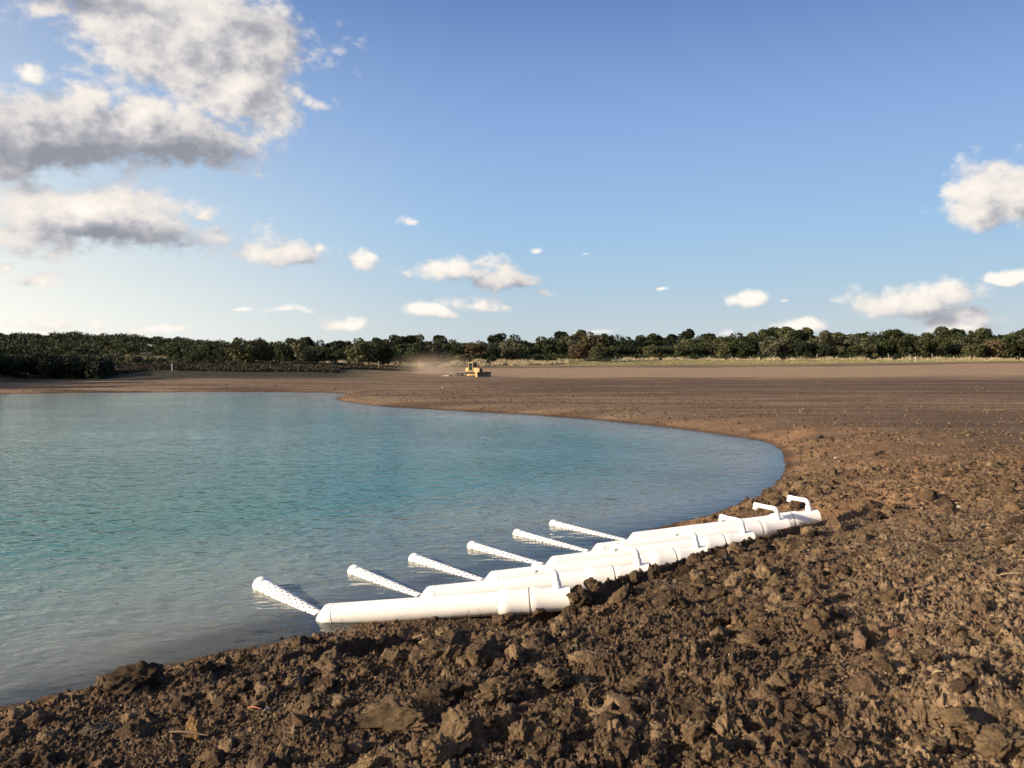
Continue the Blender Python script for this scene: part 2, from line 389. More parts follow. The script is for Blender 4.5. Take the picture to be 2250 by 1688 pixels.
# centre fan
RG = R2.ravel(); AZ = np.degrees(A2.ravel()); S1 = GS.ravel(); X1, Y1 = GX.ravel(), GY.ravel()
wob = 5*perlin(X1/30, Y1/30, 91)+2.0*perlin(X1/7, Y1/3, 92)
RW = RG*np.cos(np.radians(AZ))
grass = ss(190, 203, RW+wob*1.2)*ss(-12, -8, AZ) + ss(124, 132, RG+wob*.5)*ss(-6,-13,AZ)
grass = np.clip(grass, 0, 1)
sand = ss(128, 142, RW+wob)*ss(192, 184, RW+wob)*ss(-10, -2, AZ)
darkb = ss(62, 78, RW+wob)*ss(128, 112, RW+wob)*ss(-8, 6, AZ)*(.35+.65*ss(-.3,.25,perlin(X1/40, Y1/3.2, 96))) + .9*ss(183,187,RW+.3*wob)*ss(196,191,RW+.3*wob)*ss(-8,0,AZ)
clay = ss(14, 18, RG)*ss(48, 32, RG)*ss(10, 3.0, S1)*ss(6, 12, AZ)*(.45+.55*ss(-.2,.3,perlin(X1/1.5, Y1/1.5, 95)))
clay = np.maximum(clay, .45*ss(1.3, .3, S1)*ss(40, 25, RG))
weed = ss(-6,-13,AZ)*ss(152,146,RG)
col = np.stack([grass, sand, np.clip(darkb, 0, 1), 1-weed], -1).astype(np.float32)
col2 = np.stack([np.clip(clay, 0, 1), tan.ravel(), ss(.50, -.05, S1+.15*perlin(X1*3, Y1*3, 97)), np.ones_like(sand)], -1).astype(np.float32)
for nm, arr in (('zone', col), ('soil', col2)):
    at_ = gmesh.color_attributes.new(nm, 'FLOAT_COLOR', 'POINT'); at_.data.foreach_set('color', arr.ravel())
def ground_z(x, y, det=False):
    x = np.atleast_1d(np.asarray(x, float)); y = np.atleast_1d(np.asarray(y, float)); s = sdf(x, y); z = height(x, y, s)
    if det: z = z+detail(x, y, s)[0]
    return z
def gz(x, y): return float(ground_z(x, y)[0])
def gzd(x, y): return float(ground_z(x, y, True)[0])

# ------------------------------------------------------------------ materials
def mat(name):
    m = bpy.data.materials.new(name); m.use_nodes = True; m.node_tree.nodes.clear(); t = NT(m.node_tree)
    o = t.n('ShaderNodeOutputMaterial'); b = t.n('ShaderNodeBsdfPrincipled'); t.L.new(b.outputs[0], o.inputs[0]); t.b = b; t.o = o
    return m, t
def soil_mat(name, is_ground):
    m, t = mat(name); geo = t.n('ShaderNodeNewGeometry'); P = geo.outputs['Position']
    nb = t.noise(P, .6, 4, .6); nm = t.noise(P, 7, 6, .65); nf = t.noise(P, 60, 5, .7)
    v = t.math('ADD', t.math('MULTIPLY', nm.outputs['Fac'], .6), t.math('MULTIPLY', nf.outputs['Fac'], .4))
    if is_ground:
        a = t.n('ShaderNodeAttribute', attribute_name='soil'); ss_ = t.n('ShaderNodeSeparateColor'); t.L.new(a.outputs['Color'], ss_.inputs[0])
        z = t.n('ShaderNodeAttribute', attribute_name='zone'); zs = t.n('ShaderNodeSeparateColor'); t.L.new(z.outputs['Color'], zs.inputs[0])
        v = t.math('ADD', v, t.math('MULTIPLY', t.math('SUBTRACT', ss_.outputs[1], .4), .22))
    else:
        oi = t.n('ShaderNodeAttribute', attribute_name='tone', attribute_type='INSTANCER')
        v = t.math('ADD', v, t.math('MULTIPLY', t.math('SUBTRACT', oi.outputs['Fac'], .45), .25))
    c = t.ramp(v, [(.30,(.032,.023,.016)),(.46,(.072,.050,.033)),(.57,(.155,.108,.067)),(.72,(.33,.238,.150))])
    c = t.mix(t.rng(nb.outputs['Fac'], .35, .7, 0, .5), c, (.150,.095,.058))
    if is_ground:
        sp = t.noise(P, 45, 2, .5)
        c = t.mix(t.rng(sp.outputs['Fac'], .70, .76, 0, .55), c, (.42,.37,.29))
        far = t.n('ShaderNodeMapping'); t.L.new(P, far.inputs[0]); far.inputs['Scale'].default_value = (.06,.34,0)
        fn = t.noise(far.outputs[0], 1.0, 5, .6).outputs['Fac']
        fn2 = t.noise(P, 1.7, 5, .7).outputs['Fac']
        rad = t.vec('LENGTH', P); fw = t.rng(rad, 22, 60, 0, .85, True)
        fcol = t.ramp(t.math('ADD', t.math('MULTIPLY', fn, .85), t.math('MULTIPLY', fn2, .15)), [(.36,(.115,.072,.045)),(.5,(.215,.145,.092)),(.62,(.36,.255,.16))])
        c = t.mix(fw, c, fcol)
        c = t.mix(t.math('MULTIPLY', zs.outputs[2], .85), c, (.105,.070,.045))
        c = t.mix(t.math('MULTIPLY', zs.outputs[1], .75), c, t.ramp(fn2, [(.35,(.27,.18,.11)),(.65,(.52,.38,.24))]))
        gcol = t.ramp(t.math('ADD', t.math('MULTIPLY', fn2, .5), t.math('MULTIPLY', t.noise(far.outputs[0], 4, 3).outputs['Fac'], .5)), [(.38,(.16,.145,.07)),(.5,(.26,.22,.11)),(.62,(.34,.28,.15))])
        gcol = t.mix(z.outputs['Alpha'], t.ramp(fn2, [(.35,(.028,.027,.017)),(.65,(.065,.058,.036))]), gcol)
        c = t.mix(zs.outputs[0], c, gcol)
        c = t.mix(t.math('MULTIPLY', ss_.outputs[0], .8), c, t.ramp(nm.outputs['Fac'], [(.3,(.23,.125,.062)),(.7,(.50,.31,.17))]))
        c = t.mix(t.math('MULTIPLY', ss_.outputs[2], .72), c, (.045,.029,.019))
    c = t.vec('MULTIPLY', c, (.90,.89,.87))
    t.L.new(c, t.b.inputs['Base Color']); t.b.inputs['Roughness'].default_value = .95; t.b.inputs['Specular IOR Level'].default_value = .15
    bm = t.n('ShaderNodeBump'); bm.inputs['Strength'].default_value = .9; bm.inputs['Distance'].default_value = .012
    bh = t.math('ADD', nf.outputs['Fac'], t.math('MULTIPLY', t.noise(P, 22, 4, .6).outputs['Fac'], 1.6))
    t.L.new(bh, bm.inputs['Height']); bm2 = t.n('ShaderNodeBump'); bm2.inputs['Strength'].default_value = .8; bm2.inputs['Distance'].default_value = .13 if is_ground else .012
    t.L.new(t.noise(P, 3.5 if is_ground else 30, 6, .65).outputs['Fac'], bm2.inputs['Height']); t.L.new(bm.outputs[0], bm2.inputs['Normal'])
    t.L.new(bm2.outputs[0], t.b.inputs['Normal'])
    return m
M_ground = soil_mat('soil_ground', True); M_clod = soil_mat('soil_clod', False)
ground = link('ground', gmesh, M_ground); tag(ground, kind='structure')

def simple(name, col, rough=.6, metal=0, var=.0, scale=8, spec=.5, bump=0):
    m, t = mat(name); c = col+(1,)
    if var:
        P = t.n('ShaderNodeTexCoord').outputs['Object']; n = t.noise(P, scale, 5, .6).outputs['Fac']
        lo = tuple(x*(1-var) for x in col); hi = tuple(min(1, x*(1+var)) for x in col)
        t.L.new(t.ramp(n, [(.35, lo), (.65, hi)]), t.b.inputs['Base Color'])
        if bump:
            bm = t.n('ShaderNodeBump'); bm.inputs['Distance'].default_value = bump; t.L.new(n, bm.inputs['Height']); t.L.new(bm.outputs[0], t.b.inputs['Normal'])
    else: t.b.inputs['Base Color'].default_value = c
    t.b.inputs['Roughness'].default_value = rough; t.b.inputs['Metallic'].default_value = metal; t.b.inputs['Specular IOR Level'].default_value = spec
    return m
def pvc_mat():
    m, t = mat('white_pvc'); P = t.n('ShaderNodeNewGeometry').outputs['Position']
    n = t.noise(P, 5, 6, .65).outputs['Fac']; n2 = t.noise(P, 1.2, 3).outputs['Fac']
    c = t.mix(t.rng(n, .62, .78, 0, .30), (.93,.905,.86), (.55,.43,.30))
    c = t.mix(t.rng(n2, .45, .7, 0, .2), c, (.86,.81,.72))
    nz = t.n('ShaderNodeSeparateXYZ'); t.L.new(t.n('ShaderNodeNewGeometry').outputs['Normal'], nz.inputs[0])
    mud = t.rng(t.math('ADD', t.noise(P, 11, 6, .7).outputs['Fac'], t.math('MULTIPLY', nz.outputs[2], -.16)), .60, .72, 0, .65)
    c = t.mix(mud, c, (.36,.26,.17))
    t.L.new(c, t.b.inputs['Base Color']); t.b.inputs['Roughness'].default_value = .42
    return m
M_pvc = pvc_mat(); M_seam = simple('pipe_seam', (.16,.13,.11), .8); M_hole = simple('hole_dark', (.025,.026,.03), .9)

# ------------------------------------------------------------------ water
def water():
    xs = np.concatenate([np.arange(-136, -30, 1.0), np.arange(-30, -6, .12), np.arange(-6, 3, .035), np.arange(3, 12.5, .12)])
    ys = np.concatenate([np.arange(-2, 10, .12), np.arange(10, 18.5, .035), np.arange(18.5, 32, .12), np.arange(32, 90, .6)])
    X, Y = np.meshgrid(xs, ys); S = sdf(X, Y); nx, ny = len(xs), len(ys)
    Vv = np.stack([X, Y, 0*X], -1).reshape(-1, 3)
    i = np.arange(ny-1)[:, None]*nx; j = np.arange(nx-1)[None, :]
    F_ = np.stack([i+j, i+j+1, i+nx+j+1, i+nx+j], -1).reshape(-1, 4)
    s = S.ravel(); hh = height(X, Y, S).ravel(); keep = (s[F_] < .5).any(1) | (hh[F_] < .02).any(1); F_ = F_[keep]
    used = np.unique(F_); remap = np.full(len(Vv), -1); remap[used] = np.arange(len(used))
    me = mesh_np('water', Vv[used], remap[F_], True)
    depth = np.maximum(0, -hh)[used]; Q = Vv[used]
    for a_, b_ in STR_:      # over the sunken intakes the water is only as deep as their top
        a_, b_ = np.array(a_), np.array(b_); e = b_-a_; t_ = np.clip(((Q[:, :2]-a_[:2])@e[:2])/(e[:2]@e[:2]), -.05, 1); c_ = a_+np.outer(t_, e)
        dd = np.hypot(Q[:, 0]-c_[:, 0], Q[:, 1]-c_[:, 1]); top = c_[:, 2]+np.sqrt(np.maximum(0, .118**2-dd**2)); depth = np.where(dd < .13, np.minimum(depth, np.maximum(0, -top+.02)), depth)
    depth = depth.astype(np.float32)
    a = me.attributes.new('depth', 'FLOAT', 'POINT'); a.data.foreach_set('value', depth)
    m = bpy.data.materials.new('turquoise_water'); m.use_nodes = True; m.node_tree.nodes.clear(); t = NT(m.node_tree)
    o = t.n('ShaderNodeOutputMaterial'); P = t.n('ShaderNodeNewGeometry').outputs['Position']
    dp = t.n('ShaderNodeAttribute', attribute_name='depth').outputs['Fac']
    def wv(scale, sx, sy, rot, det=3, ro=.5, dist=0.0):
        mp = t.n('ShaderNodeMapping'); t.L.new(P, mp.inputs[0]); mp.inputs['Scale'].default_value = (sx, sy, 1); mp.inputs['Rotation'].default_value = (0,0,R(rot))
        return t.noise(mp.outputs[0], scale, det, ro, dist).outputs['Fac']
    rad = t.vec('LENGTH', P)
    big = wv(1.5, 1, 1.5, -14, 2, .5)
    mid = wv(3.6, 1, 1.5, 8, 2, .5, .3)
    sml = wv(9.0, 1, 1.8, -20, 2, .5, .3)
    gust = t.rng(wv(.07, 1, 2.2, 10, 3, .5), .35, .65, .7, 1.15)
    def bump(h, dist, prev, st):
        b = t.n('ShaderNodeBump'); b.inputs['Distance'].default_value = dist; t.put(b.inputs['Strength'], st); t.L.new(h, b.inputs['Height'])
        if prev: t.L.new(prev, b.inputs['Normal'])
        return b.outputs[0]
    calm = t.rng(dp, 0, .5, .35, 1.0)
    st = t.math('MULTIPLY', t.math('MULTIPLY', gust, calm), t.rng(rad, 6, 45, 1.25, .8))
    nrm = bump(big, .055, None, st); nrm = bump(mid, .022, nrm, st); nrm = bump(sml, .004, nrm, st)
    mk = t.math('SUBTRACT', 1.0, t.math('EXPONENT', t.math('MULTIPLY', dp, -2.6)))
    mk = t.math('ADD', t.math('MULTIPLY', mk, .72), .05)
    df = t.n('ShaderNodeBsdfDiffuse'); dcol = t.mix(t.rng(dp, .25, 1.7, 0, 1), (.60,.58,.51), (.040,.290,.262))
    dcol = t.mix(t.rng(wv(.06, 1, 2.0, 0, 4, .6), .35, .7, 0, .6), dcol, (.018,.185,.205))
    dcol = t.vec('MULTIPLY', dcol, (.70,.76,.76)); t.L.new(dcol, df.inputs[0]); t.L.new(nrm, df.inputs['Normal'])
    tr = t.n('ShaderNodeBsdfTransparent'); tr.inputs[0].default_value = (.66,.84,.84,1)
    body = t.n('ShaderNodeMixShader'); t.L.new(mk, body.inputs[0]); t.L.new(tr.outputs[0], body.inputs[1]); t.L.new(df.outputs[0], body.inputs[2])
    gl = t.n('ShaderNodeBsdfGlossy'); gl.inputs['Roughness'].default_value = .06; t.L.new(nrm, gl.inputs['Normal'])
    fr = t.n('ShaderNodeFresnel'); fr.inputs['IOR'].default_value = 1.37; t.L.new(nrm, fr.inputs['Normal'])
    mx = t.n('ShaderNodeMixShader'); t.L.new(fr.outputs[0], mx.inputs[0]); t.L.new(body.outputs[0], mx.inputs[1]); t.L.new(gl.outputs[0], mx.inputs[2])
    t.L.new(mx.outputs[0], o.inputs[0])
    return tag(link('water', me, m), kind='structure')

# ------------------------------------------------------------------ the six white pipes
PA = [(700,1342),(925,1302),(1065,1268),(1200,1234),(1300,1205),(1380,1180)]
PV = [(1240,1292,10.9),(1416,1241,11.85),(1543,1202,12.7),(1645,1170,13.6),(1720,1141,14.6),(1788,1122,15.5)]
CP = [(575,1288),(780,1254),(912,1227),(1039,1199),(1138,1171),(1217,1150)]
PLAB = ['white pipe lying lowest on the bank, closest to the big dark clod at the shore',
 'white pipe second from the bottom, lying just behind the lowest pipe',
 'third white pipe up the shore from the lowest one',
 'white pipe fourth up the shore, its coupling half hidden by large clods',
 'fifth white pipe up the shore, with its vent stub beside the uppermost pipe',
 'uppermost white pipe with its whole vent stub clear against brown soil']
RP = .155; STR_ = []; RSK = (.116,.104,.098,.092,.086,.082)
def drain_pipe(k):
    px, py, d = PV[k]; sc_ = 10.7/d
    J = pt(PA[k][0]+30*sc_, PA[k][1]+10*sc_, .05)
    Vp = pt(px-14*sc_, py+25*sc_, .30+.018*k)
    cpt = pt(*CP[k], .03); cpt.z = .04 if k == 0 else .006; STR_.append((J+Vector((-.08,.07,-.05-RSK[k]+.022)), cpt.copy()))
    root = empty('drain_pipe', (J.x, J.y, 0)); tag(root, PLAB[k], 'pipe', 'white pipes running down the bank into the pond')
    O = Vector((J.x, J.y, 0)); J0 = J-O; Vv = Vp-O; cp = cpt-O
    ax = (Vv-J0).normalized(); L = (Vv-J0).length
    b = MB(); b.tube([J0-ax*.05, Vv-ax*.75], RP, 40); b.build('main_pipe', M_pvc, root, True)
    # bell coupling before the tee
    b = MB(); c0 = Vv-ax*.80
    b.tube([c0, c0+ax*.02, c0+ax*.05, c0+ax*.14, c0+ax*.20, c0+ax*.42], [RP, RP+.006, RP+.026, RP+.030, RP+.020, RP+.020], 40)
    b.build('coupling', M_pvc, root, True)
    b = MB(); c1 = Vv-ax*.385; b.tube([c1, c1+ax*.010], RP+.0235, 40, True); b.build('seam_ring', M_seam, root, True)
    b = MB(); c2 = Vv-ax*.375; b.tube([c2, c2+ax*.03, c2+ax*.10, c2+ax*.17, c2+ax*.54], [RP+.018, RP+.022, RP+.022, RP+.004, RP+.004], 40); b.build('tee', M_pvc, root, True)
    up = (Vector((0,0,1))-ax*ax.z).normalized()
    t0 = Vv+up*(RP-.03)
    b = MB(); b.tube([t0, t0+up*.05, t0+up*.052, t0+up*.115, t0+up*.122], [.062,.062,.057,.057,.050], 24); b.build('reducer', M_pvc, root, True)
    # vent: riser, elbow, level pipe
    hd = Vector((-.62, .78, .02)).normalized(); b = MB(); r = .043
    path = [t0+up*.11, t0+up*.155]
    for a in range(1, 8):
        th = a/8*math.pi/2; path.append(t0+up*.155+up*(.07*math.sin(th))+hd*(.07*(1-math.cos(th))))
    e = path[-1]+hd*.02; path += [e, e+hd*(.36+.03*math.sin(k*2.1))]
    b.tube(path, r, 20); v = b.build('vent_pipe', M_pvc, root, True)
    b = MB(); ee = path[-1]; b.tube([ee-hd*.09, ee+hd*.01], .050, 20); b.tube([ee-hd*.02, ee-hd*.0+Vector((0,0,-.075))], .046, 20); b.build('vent_elbow', M_pvc, v, True)
    # submerged elbow and perforated intake
    sx = (cp-J0).normalized(); Ls = (cp-J0).length
    b = MB(); b.tube([J0+ax*.02, J0-ax*.01, J0-ax*.05+Vector((0,0,-.06)), J0+Vector((-.12,.06,-.20)), J0+Vector((-.20,.14,-.26))], [RP+.004,RP+.004,RP+.003,RP,RP-.01], 32); b.build('elbow', M_pvc, root, True)
    RS = RSK[k]; b = MB(); J0 = J0+Vector((-.08,.07,-.05-RSK[k]+.022)); sx = (cp-J0).normalized(); Ls = (cp-J0).length; b.tube([J0+sx*.2, cp], RS, 36)
    U = sx.cross(Vector((0,0,1))).normalized(); W = U.cross(sx)
    b.m = 1
    nrow = int((Ls-.55)/.10)
    for i_ in range(nrow):
        for jj in range(10):
            th = 2*math.pi*(jj+.5*(i_ % 2))/10; n_ = U*math.cos(th)+W*math.sin(th); tq = n_.cross(sx)
            c = J0+sx*(.42+i_*.10)+n_*(RS+.0015); i0 = len(b.v)
            for q in range(8):
                a_ = q*math.pi/4; off = tq*math.sin(a_)*.0165; b.v.append(tuple(c+sx*math.cos(a_)*.0165+off-n_*(off.length_squared/(2*RS))))
            b.f.append(tuple(range(i0, i0+8))); b.mi.append(1)
    st = b.build('intake_strainer', [M_pvc, M_hole], root, True)
    b = MB(); b.tube([cp-sx*.10, cp-sx*.095, cp+sx*.03, cp+sx*.055, cp+sx*.062], [RS+.002, RS+.014, RS+.014, RS+.006, RS-.02], 36); b.build('end_cap', M_pvc, st, True)
    b = MB(); m_ = J0+sx*.33; b.tube([m_, m_+sx*.008], RS+.004, 32); b.build('joint_ring', M_seam, st, True)
    return root
for k in range(6): drain_pipe(k)
water()

# ------------------------------------------------------------------ clods
def ico_arrays(sub):
    bm_ = __import__('bmesh'); b = bm_.new(); bm_.ops.create_icosphere(b, subdivisions=sub, radius=1)
    v = np.array([tuple(q.co) for q in b.verts]); f = np.array([[q.index for q in p.verts] for p in b.faces]); b.free(); return v, f
ICO = {s: ico_arrays(s) for s in (1, 2, 3, 4, 5)}
def n3(v, sc_, seed):   # cheap 3d-ish noise from three planes
    return (perlin(v[:,0]*sc_+seed, v[:,1]*sc_+v[:,2]*.7*sc_, seed)+perlin(v[:,1]*sc_+seed, v[:,2]*sc_-v[:,0]*.7*sc_, seed+1)+perlin(v[:,2]*sc_+seed, v[:,0]*sc_+v[:,1]*.6*sc_, seed+2))/1.7
def clod_mesh(seed, sub=3, facet=.5, crumb=.12, flat=1.0, name='clod'):
    r_ = np.random.default_rng(seed); v, f = ICO[sub]; v = v.copy()
    for _ in range(9):   # fracture planes
        n = r_.normal(size=3); n /= np.linalg.norm(n); d = .55+.4*r_.random()
        h = v@n; over = np.maximum(0, h-d); v -= np.outer(over*facet*1.7, n).clip(-1, 1)
    rad = .92+.20*n3(v, 1.1, seed)+crumb*1.7*(np.abs(n3(v, 2.3, seed+5))-.25)     # billowed: bulges with sharp creases
    if sub >= 3: rad += crumb*1.1*(np.abs(n3(v, 5.2, seed+9))-.25)
    if sub >= 4: rad += crumb*.65*(np.abs(n3(v, 11, seed+13))-.25)
    if sub >= 5: rad += crumb*.38*(np.abs(n3(v, 23, seed+17))-.25)
    v = v*rad[:,None]*np.array([1, .8+.3*r_.random(), flat])
    me = mesh_np(name, v, f, sub >= 4); return me

LUMP = []  # countable big clods: px, py(base), size, (sx,sy,sz), rot, colour key, name, category, label
def cl(px, py, size, sc3, rot, m, name, cat, label, tilt=(0,0)): LUMP.append((px, py, size, sc3, rot, m, name, cat, label, tilt))
cl(305,1512,.27,(1.1,.75,.70),.25,'dark','soil_clod','clod','big squarish dark clod standing right at the edge of the pond')
cl(450,1478,.13,(1,.8,.75),.9,'dark','soil_clod','clod','dark rounded clod by the waterline, next after the big squarish one')
cl(532,1448,.10,(1,.8,.9),.2,'soil','soil_clod','clod','brown pointed clod at the waterline between the big clod and the lowest pipe')
cl(490,1462,.07,(1,.8,.8),.2,'soil','soil_clod','clod','small brown clod wedged between two clods at the waterline')
cl(428,1618,.085,(.75,.6,1.45),.3,'ochre','rock','rock','upright ochre yellow rock on the dark bank')
cl(215,1612,.12,(1.1,.8,.8),.4,'grey','soil_clod','clod','grey brown pointed clod on the bank, below the big squarish one')
cl(262,1606,.075,(1.1,.8,.8),1.4,'grey','soil_clod','clod','low grey clod touching the pointed grey one')
cl(133,1632,.09,(1.1,.8,.65),.4,'dark','soil_clod','clod','low dark clod in the bottom corner of the bank by the pond')
cl(985,1440,.24,(1.15,.8,.75),.4,'soil','soil_clod','clod','large rounded clod below the middle of the lowest pipe')
cl(870,1460,.17,(1.2,.8,.75),1.0,'soil','soil_clod','clod','dark wide clod to the water side of the large rounded one')
cl(1135,1455,.13,(.5,.8,1.0),.3,'tan','soil_clod','clod','tan wedge of clay with a flat lit face below the lowest coupling',)
cl(965,1545,.17,(1.2,.8,.7),.2,'dark','soil_clod','clod','flat faced dark block of clay in the middle of the bank')
cl(880,1590,.22,(1.4,.8,.6),-.3,'soil','soil_clod','clod','broad slab sided clod in deep shade on the lower bank')
cl(1015,1640,.20,(.9,.8,.85),.8,'brown','soil_clod','clod','tall brown clod with a lit left face on the lower bank')
cl(960,1672,.13,(1.,.8,.8),.2,'tan','soil_clod','clod','tan clod leaning against the tall brown one')
cl(1150,1630,.12,(.9,.8,.85),1.3,'brown','soil_clod','clod','brown clod beside a grey stone low on the bank')
cl(815,1690,.14,(1.2,.8,.6),.2,'tan','soil_clod','clod','smooth tan clod cut by the bottom of the photo')
cl(1060,1450,.19,(1.1,.8,.85),1.2,'soil','soil_clod','clod','crumbly clod leaning on the large rounded one below the lowest pipe')
cl(1105,1540,.17,(1.2,.8,.8),.5,'brown','soil_clod','clod','lit brown clod between the flat faced block and the tall clod')
cl(760,1480,.13,(1.1,.8,.8),1.9,'dark','soil_clod','clod','dark clod uphill of the flat white stone')
cl(1230,1500,.15,(1,.9,.8),.8,'soil','soil_clod','clod','brown clod left of the flat cracked slab')
cl(1480,1330,.16,(1.1,.8,.8),2.0,'dark','soil_clod','clod','dark clod in the slope above the flat cracked slab')
cl(1740,1480,.13,(1.1,.8,.8),.3,'brown','soil_clod','clod','crumbly clod left of the shaded hollow below the bark')
cl(690,1560,.12,(1.2,.8,.75),2.6,'soil','soil_clod','clod','low clod just above the small tan stone')
cl(1980,1530,.14,(1.1,.8,.8),1.1,'soil','soil_clod','clod','clod behind the reddish round rock')
cl(1600,1265,.17,(1.1,.8,.8),1.7,'dark','soil_clod','clod','big dark clod low in the heap below the fourth vent')
cl(1720,1250,.13,(1,.8,.8),2.7,'soil','soil_clod','clod','clod right beside the longer reddish stick')
cl(1170,1402,.085,(1.0,.6,.75),.1,'tan','rock','rock','flat faced tan rock just below the lowest coupling',)
cl(1325,1345,.10,(.9,.7,.8),.6,'tan','rock','rock','tan chunk of clay on the bank below the second pipe')
cl(1310,1455,.17,(1.2,.9,.48),.1,'tan','clay_slab','clay slab','flat cracked tan slab in the middle of the bank')
cl(1690,1355,.20,(1.3,.8,.42),.15,'tan','clay_slab','clay slab','widest cracked tan slab, upslope of the curved bark')
cl(1660,1405,.13,(1.3,.8,.4),.0,'tan','clay_slab','clay slab','small cracked tan slab lying between the flat slab and the bark')
cl(1400,1590,.28,(1.2,.9,.45),-.1,'tan','clay_slab','clay slab','long tan slab with a pale stone on it, low on the bank')
cl(1570,1675,.14,(1,.8,.9),.6,'brown','soil_clod','clod','brown clod in shade at the bottom of the bank')
cl(1600,1625,.14,(1,.8,.8),1.6,'tan','soil_clod','clod','rough tan clod to the right of the long tan slab')
cl(1900,1545,.08,(.9,.8,.9),.6,'reddish','rock','rock','reddish round rock low on the bank, below the curved bark')
cl(2130,1590,.17,(1.1,.9,.6),.4,'brown','soil_clod','clod','largest lit brown clod at the lower right of the bank')
cl(2200,1660,.15,(.9,.8,.8),1.0,'brown','soil_clod','clod','brown clod in front of the largest lit one')
cl(1970,1400,.085,(1.1,.8,.75),.2,'reddish','rock','rock','pinkish rock touching the back of the curved bark')
cl(1280,1312,.17,(1.0,.8,.9),.4,'dark','soil_clod','clod','dark clod burying the cut end of the lowest pipe')
cl(1300,1290,.13,(1,.8,.9),2.4,'soil','soil_clod','clod','brown clod behind the one burying the end of the lowest pipe')
cl(1442,1266,.18,(1,.8,.9),1.4,'dark','soil_clod','clod','dark clod burying the cut end of the second pipe')
cl(1375,1300,.12,(1,.8,.85),.5,'dark','soil_clod','clod','dark clod standing by the vent of the lowest pipe')
cl(1300,1322,.09,(1,.8,.8),1.5,'dark','soil_clod','clod','dark clod under the coupling of the lowest pipe')
cl(1500,1262,.16,(1,.8,.8),.3,'dark','soil_clod','clod','rounded dark clod against the vent of the second pipe')
cl(1395,1275,.14,(1.1,.8,.85),.9,'soil','soil_clod','clod','crumbly clod between the first and second vents')
cl(1580,1212,.13,(.9,.8,1.0),.9,'dark','soil_clod','clod','dark upright clod between the third and fourth vents')
cl(1690,1215,.18,(1,.8,.95),.1,'dark','soil_clod','clod','tall dark lump right below the fifth vent')
cl(1785,1185,.14,(.9,.8,1.05),.5,'black','soil_clod','clod','nearly black lump standing below the uppermost vent')
cl(1640,1235,.15,(1.1,.8,.7),2.1,'soil','soil_clod','clod','brown lump in the heap downhill of the fourth vent')
cl(1840,1185,.11,(1,.8,.8),2.1,'soil','soil_clod','clod','brown clod right of the nearly black lump')
cl(1545,1290,.14,(1,.8,.8),2.9,'dark','soil_clod','clod','dark clod in the heap downhill of the third vent')
cl(1800,958,.22,(1,.8,.6),.2,'grey','rock','rock','grey rock on the orange margin past the end of the pond')
cl(1930,1000,.24,(1.5,.6,.6),.5,'soil','soil_clod','clod','dark ridge of soil throwing a shadow on the orange margin')
cl(975,848,.26,(.9,.7,.5),.2,'pale','rock','rock','small white stone on the bare field below the bulldozer')
def rockmat(name, stops, sc_=9):
    m, t = mat(name); P = t.vec('MULTIPLY', t.n('ShaderNodeNewGeometry').outputs['Position'], (6,6,6))
    n = t.math('ADD', t.math('MULTIPLY', t.noise(P, 1.5, 6, .65).outputs['Fac'], .7), t.math('MULTIPLY', t.noise(P, 14, 4, .65).outputs['Fac'], .3))
    vo = t.n('ShaderNodeTexVoronoi', feature='DISTANCE_TO_EDGE'); vo.inputs['Scale'].default_value = 3.1; t.L.new(t.vec('ADD', P, t.vec('MULTIPLY', t.noise(P, 4, 3).outputs['Color'], (.35,.35,.35))), vo.inputs['Vector'])
    crk = t.rng(vo.outputs['Distance'], 0, .035, .55 if 'tan' in name else .15, 0)
    c = t.mix(crk, t.ramp(n, [(.36, stops[0]), (.62, stops[1])]), (.02,.014,.01))
    c = t.vec('MULTIPLY', c, (.72,.69,.65))
    t.L.new(c, t.b.inputs['Base Color']); t.b.inputs['Roughness'].default_value = .93; t.b.inputs['Specular IOR Level'].default_value = .2
    bm = t.n('ShaderNodeBump'); bm.inputs['Distance'].default_value = .022; bm.inputs['Strength'].default_value = 1.0
    t.L.new(t.math('SUBTRACT', t.noise(P, 4, 8, .72).outputs['Fac'], t.math('MULTIPLY', crk, .6)), bm.inputs['Height']); t.L.new(bm.outputs[0], t.b.inputs['Normal'])
    return m
RM = {'dark': rockmat('clod_dark', ((.035,.026,.018),(.105,.074,.048))), 'soil': rockmat('clod_soil', ((.060,.043,.028),(.19,.135,.085))),
 'black': rockmat('clod_black', ((.015,.012,.010),(.045,.035,.028))), 'brown': rockmat('clod_brown', ((.085,.060,.037),(.26,.185,.115))),
 'tan': rockmat('clod_tan', ((.17,.120,.072),(.36,.26,.16))), 'ochre': rockmat('rock_ochre', ((.18,.11,.05),(.42,.28,.13))),
 'grey': rockmat('clod_grey', ((.07,.058,.048),(.18,.15,.12))), 'reddish': rockmat('rock_reddish', ((.14,.075,.05),(.30,.18,.13))), 'pale': rockmat('rock_pale', ((.45,.42,.36),(.7,.66,.58)))}
for n_, (px, py, size, s3, rot, mk, name, cat, label, tilt) in enumerate(LUMP):
    p = guess(px, py+6)
    sub = 5 if size > .09 and p.y < 12 else 4
    me = clod_mesh(500+n_*7, sub, .75, .20, 1.0, name); o = link(name, me, RM[mk])
    o.scale = tuple(size*q for q in s3); o.rotation_euler = (random.uniform(-.15,.15), random.uniform(-.15,.15), rot)
    o.location = (p.x, p.y, gz(p.x, p.y)+size*s3[2]*(.22 if name == 'clay_slab' else .42))
    tag(o, label, cat)

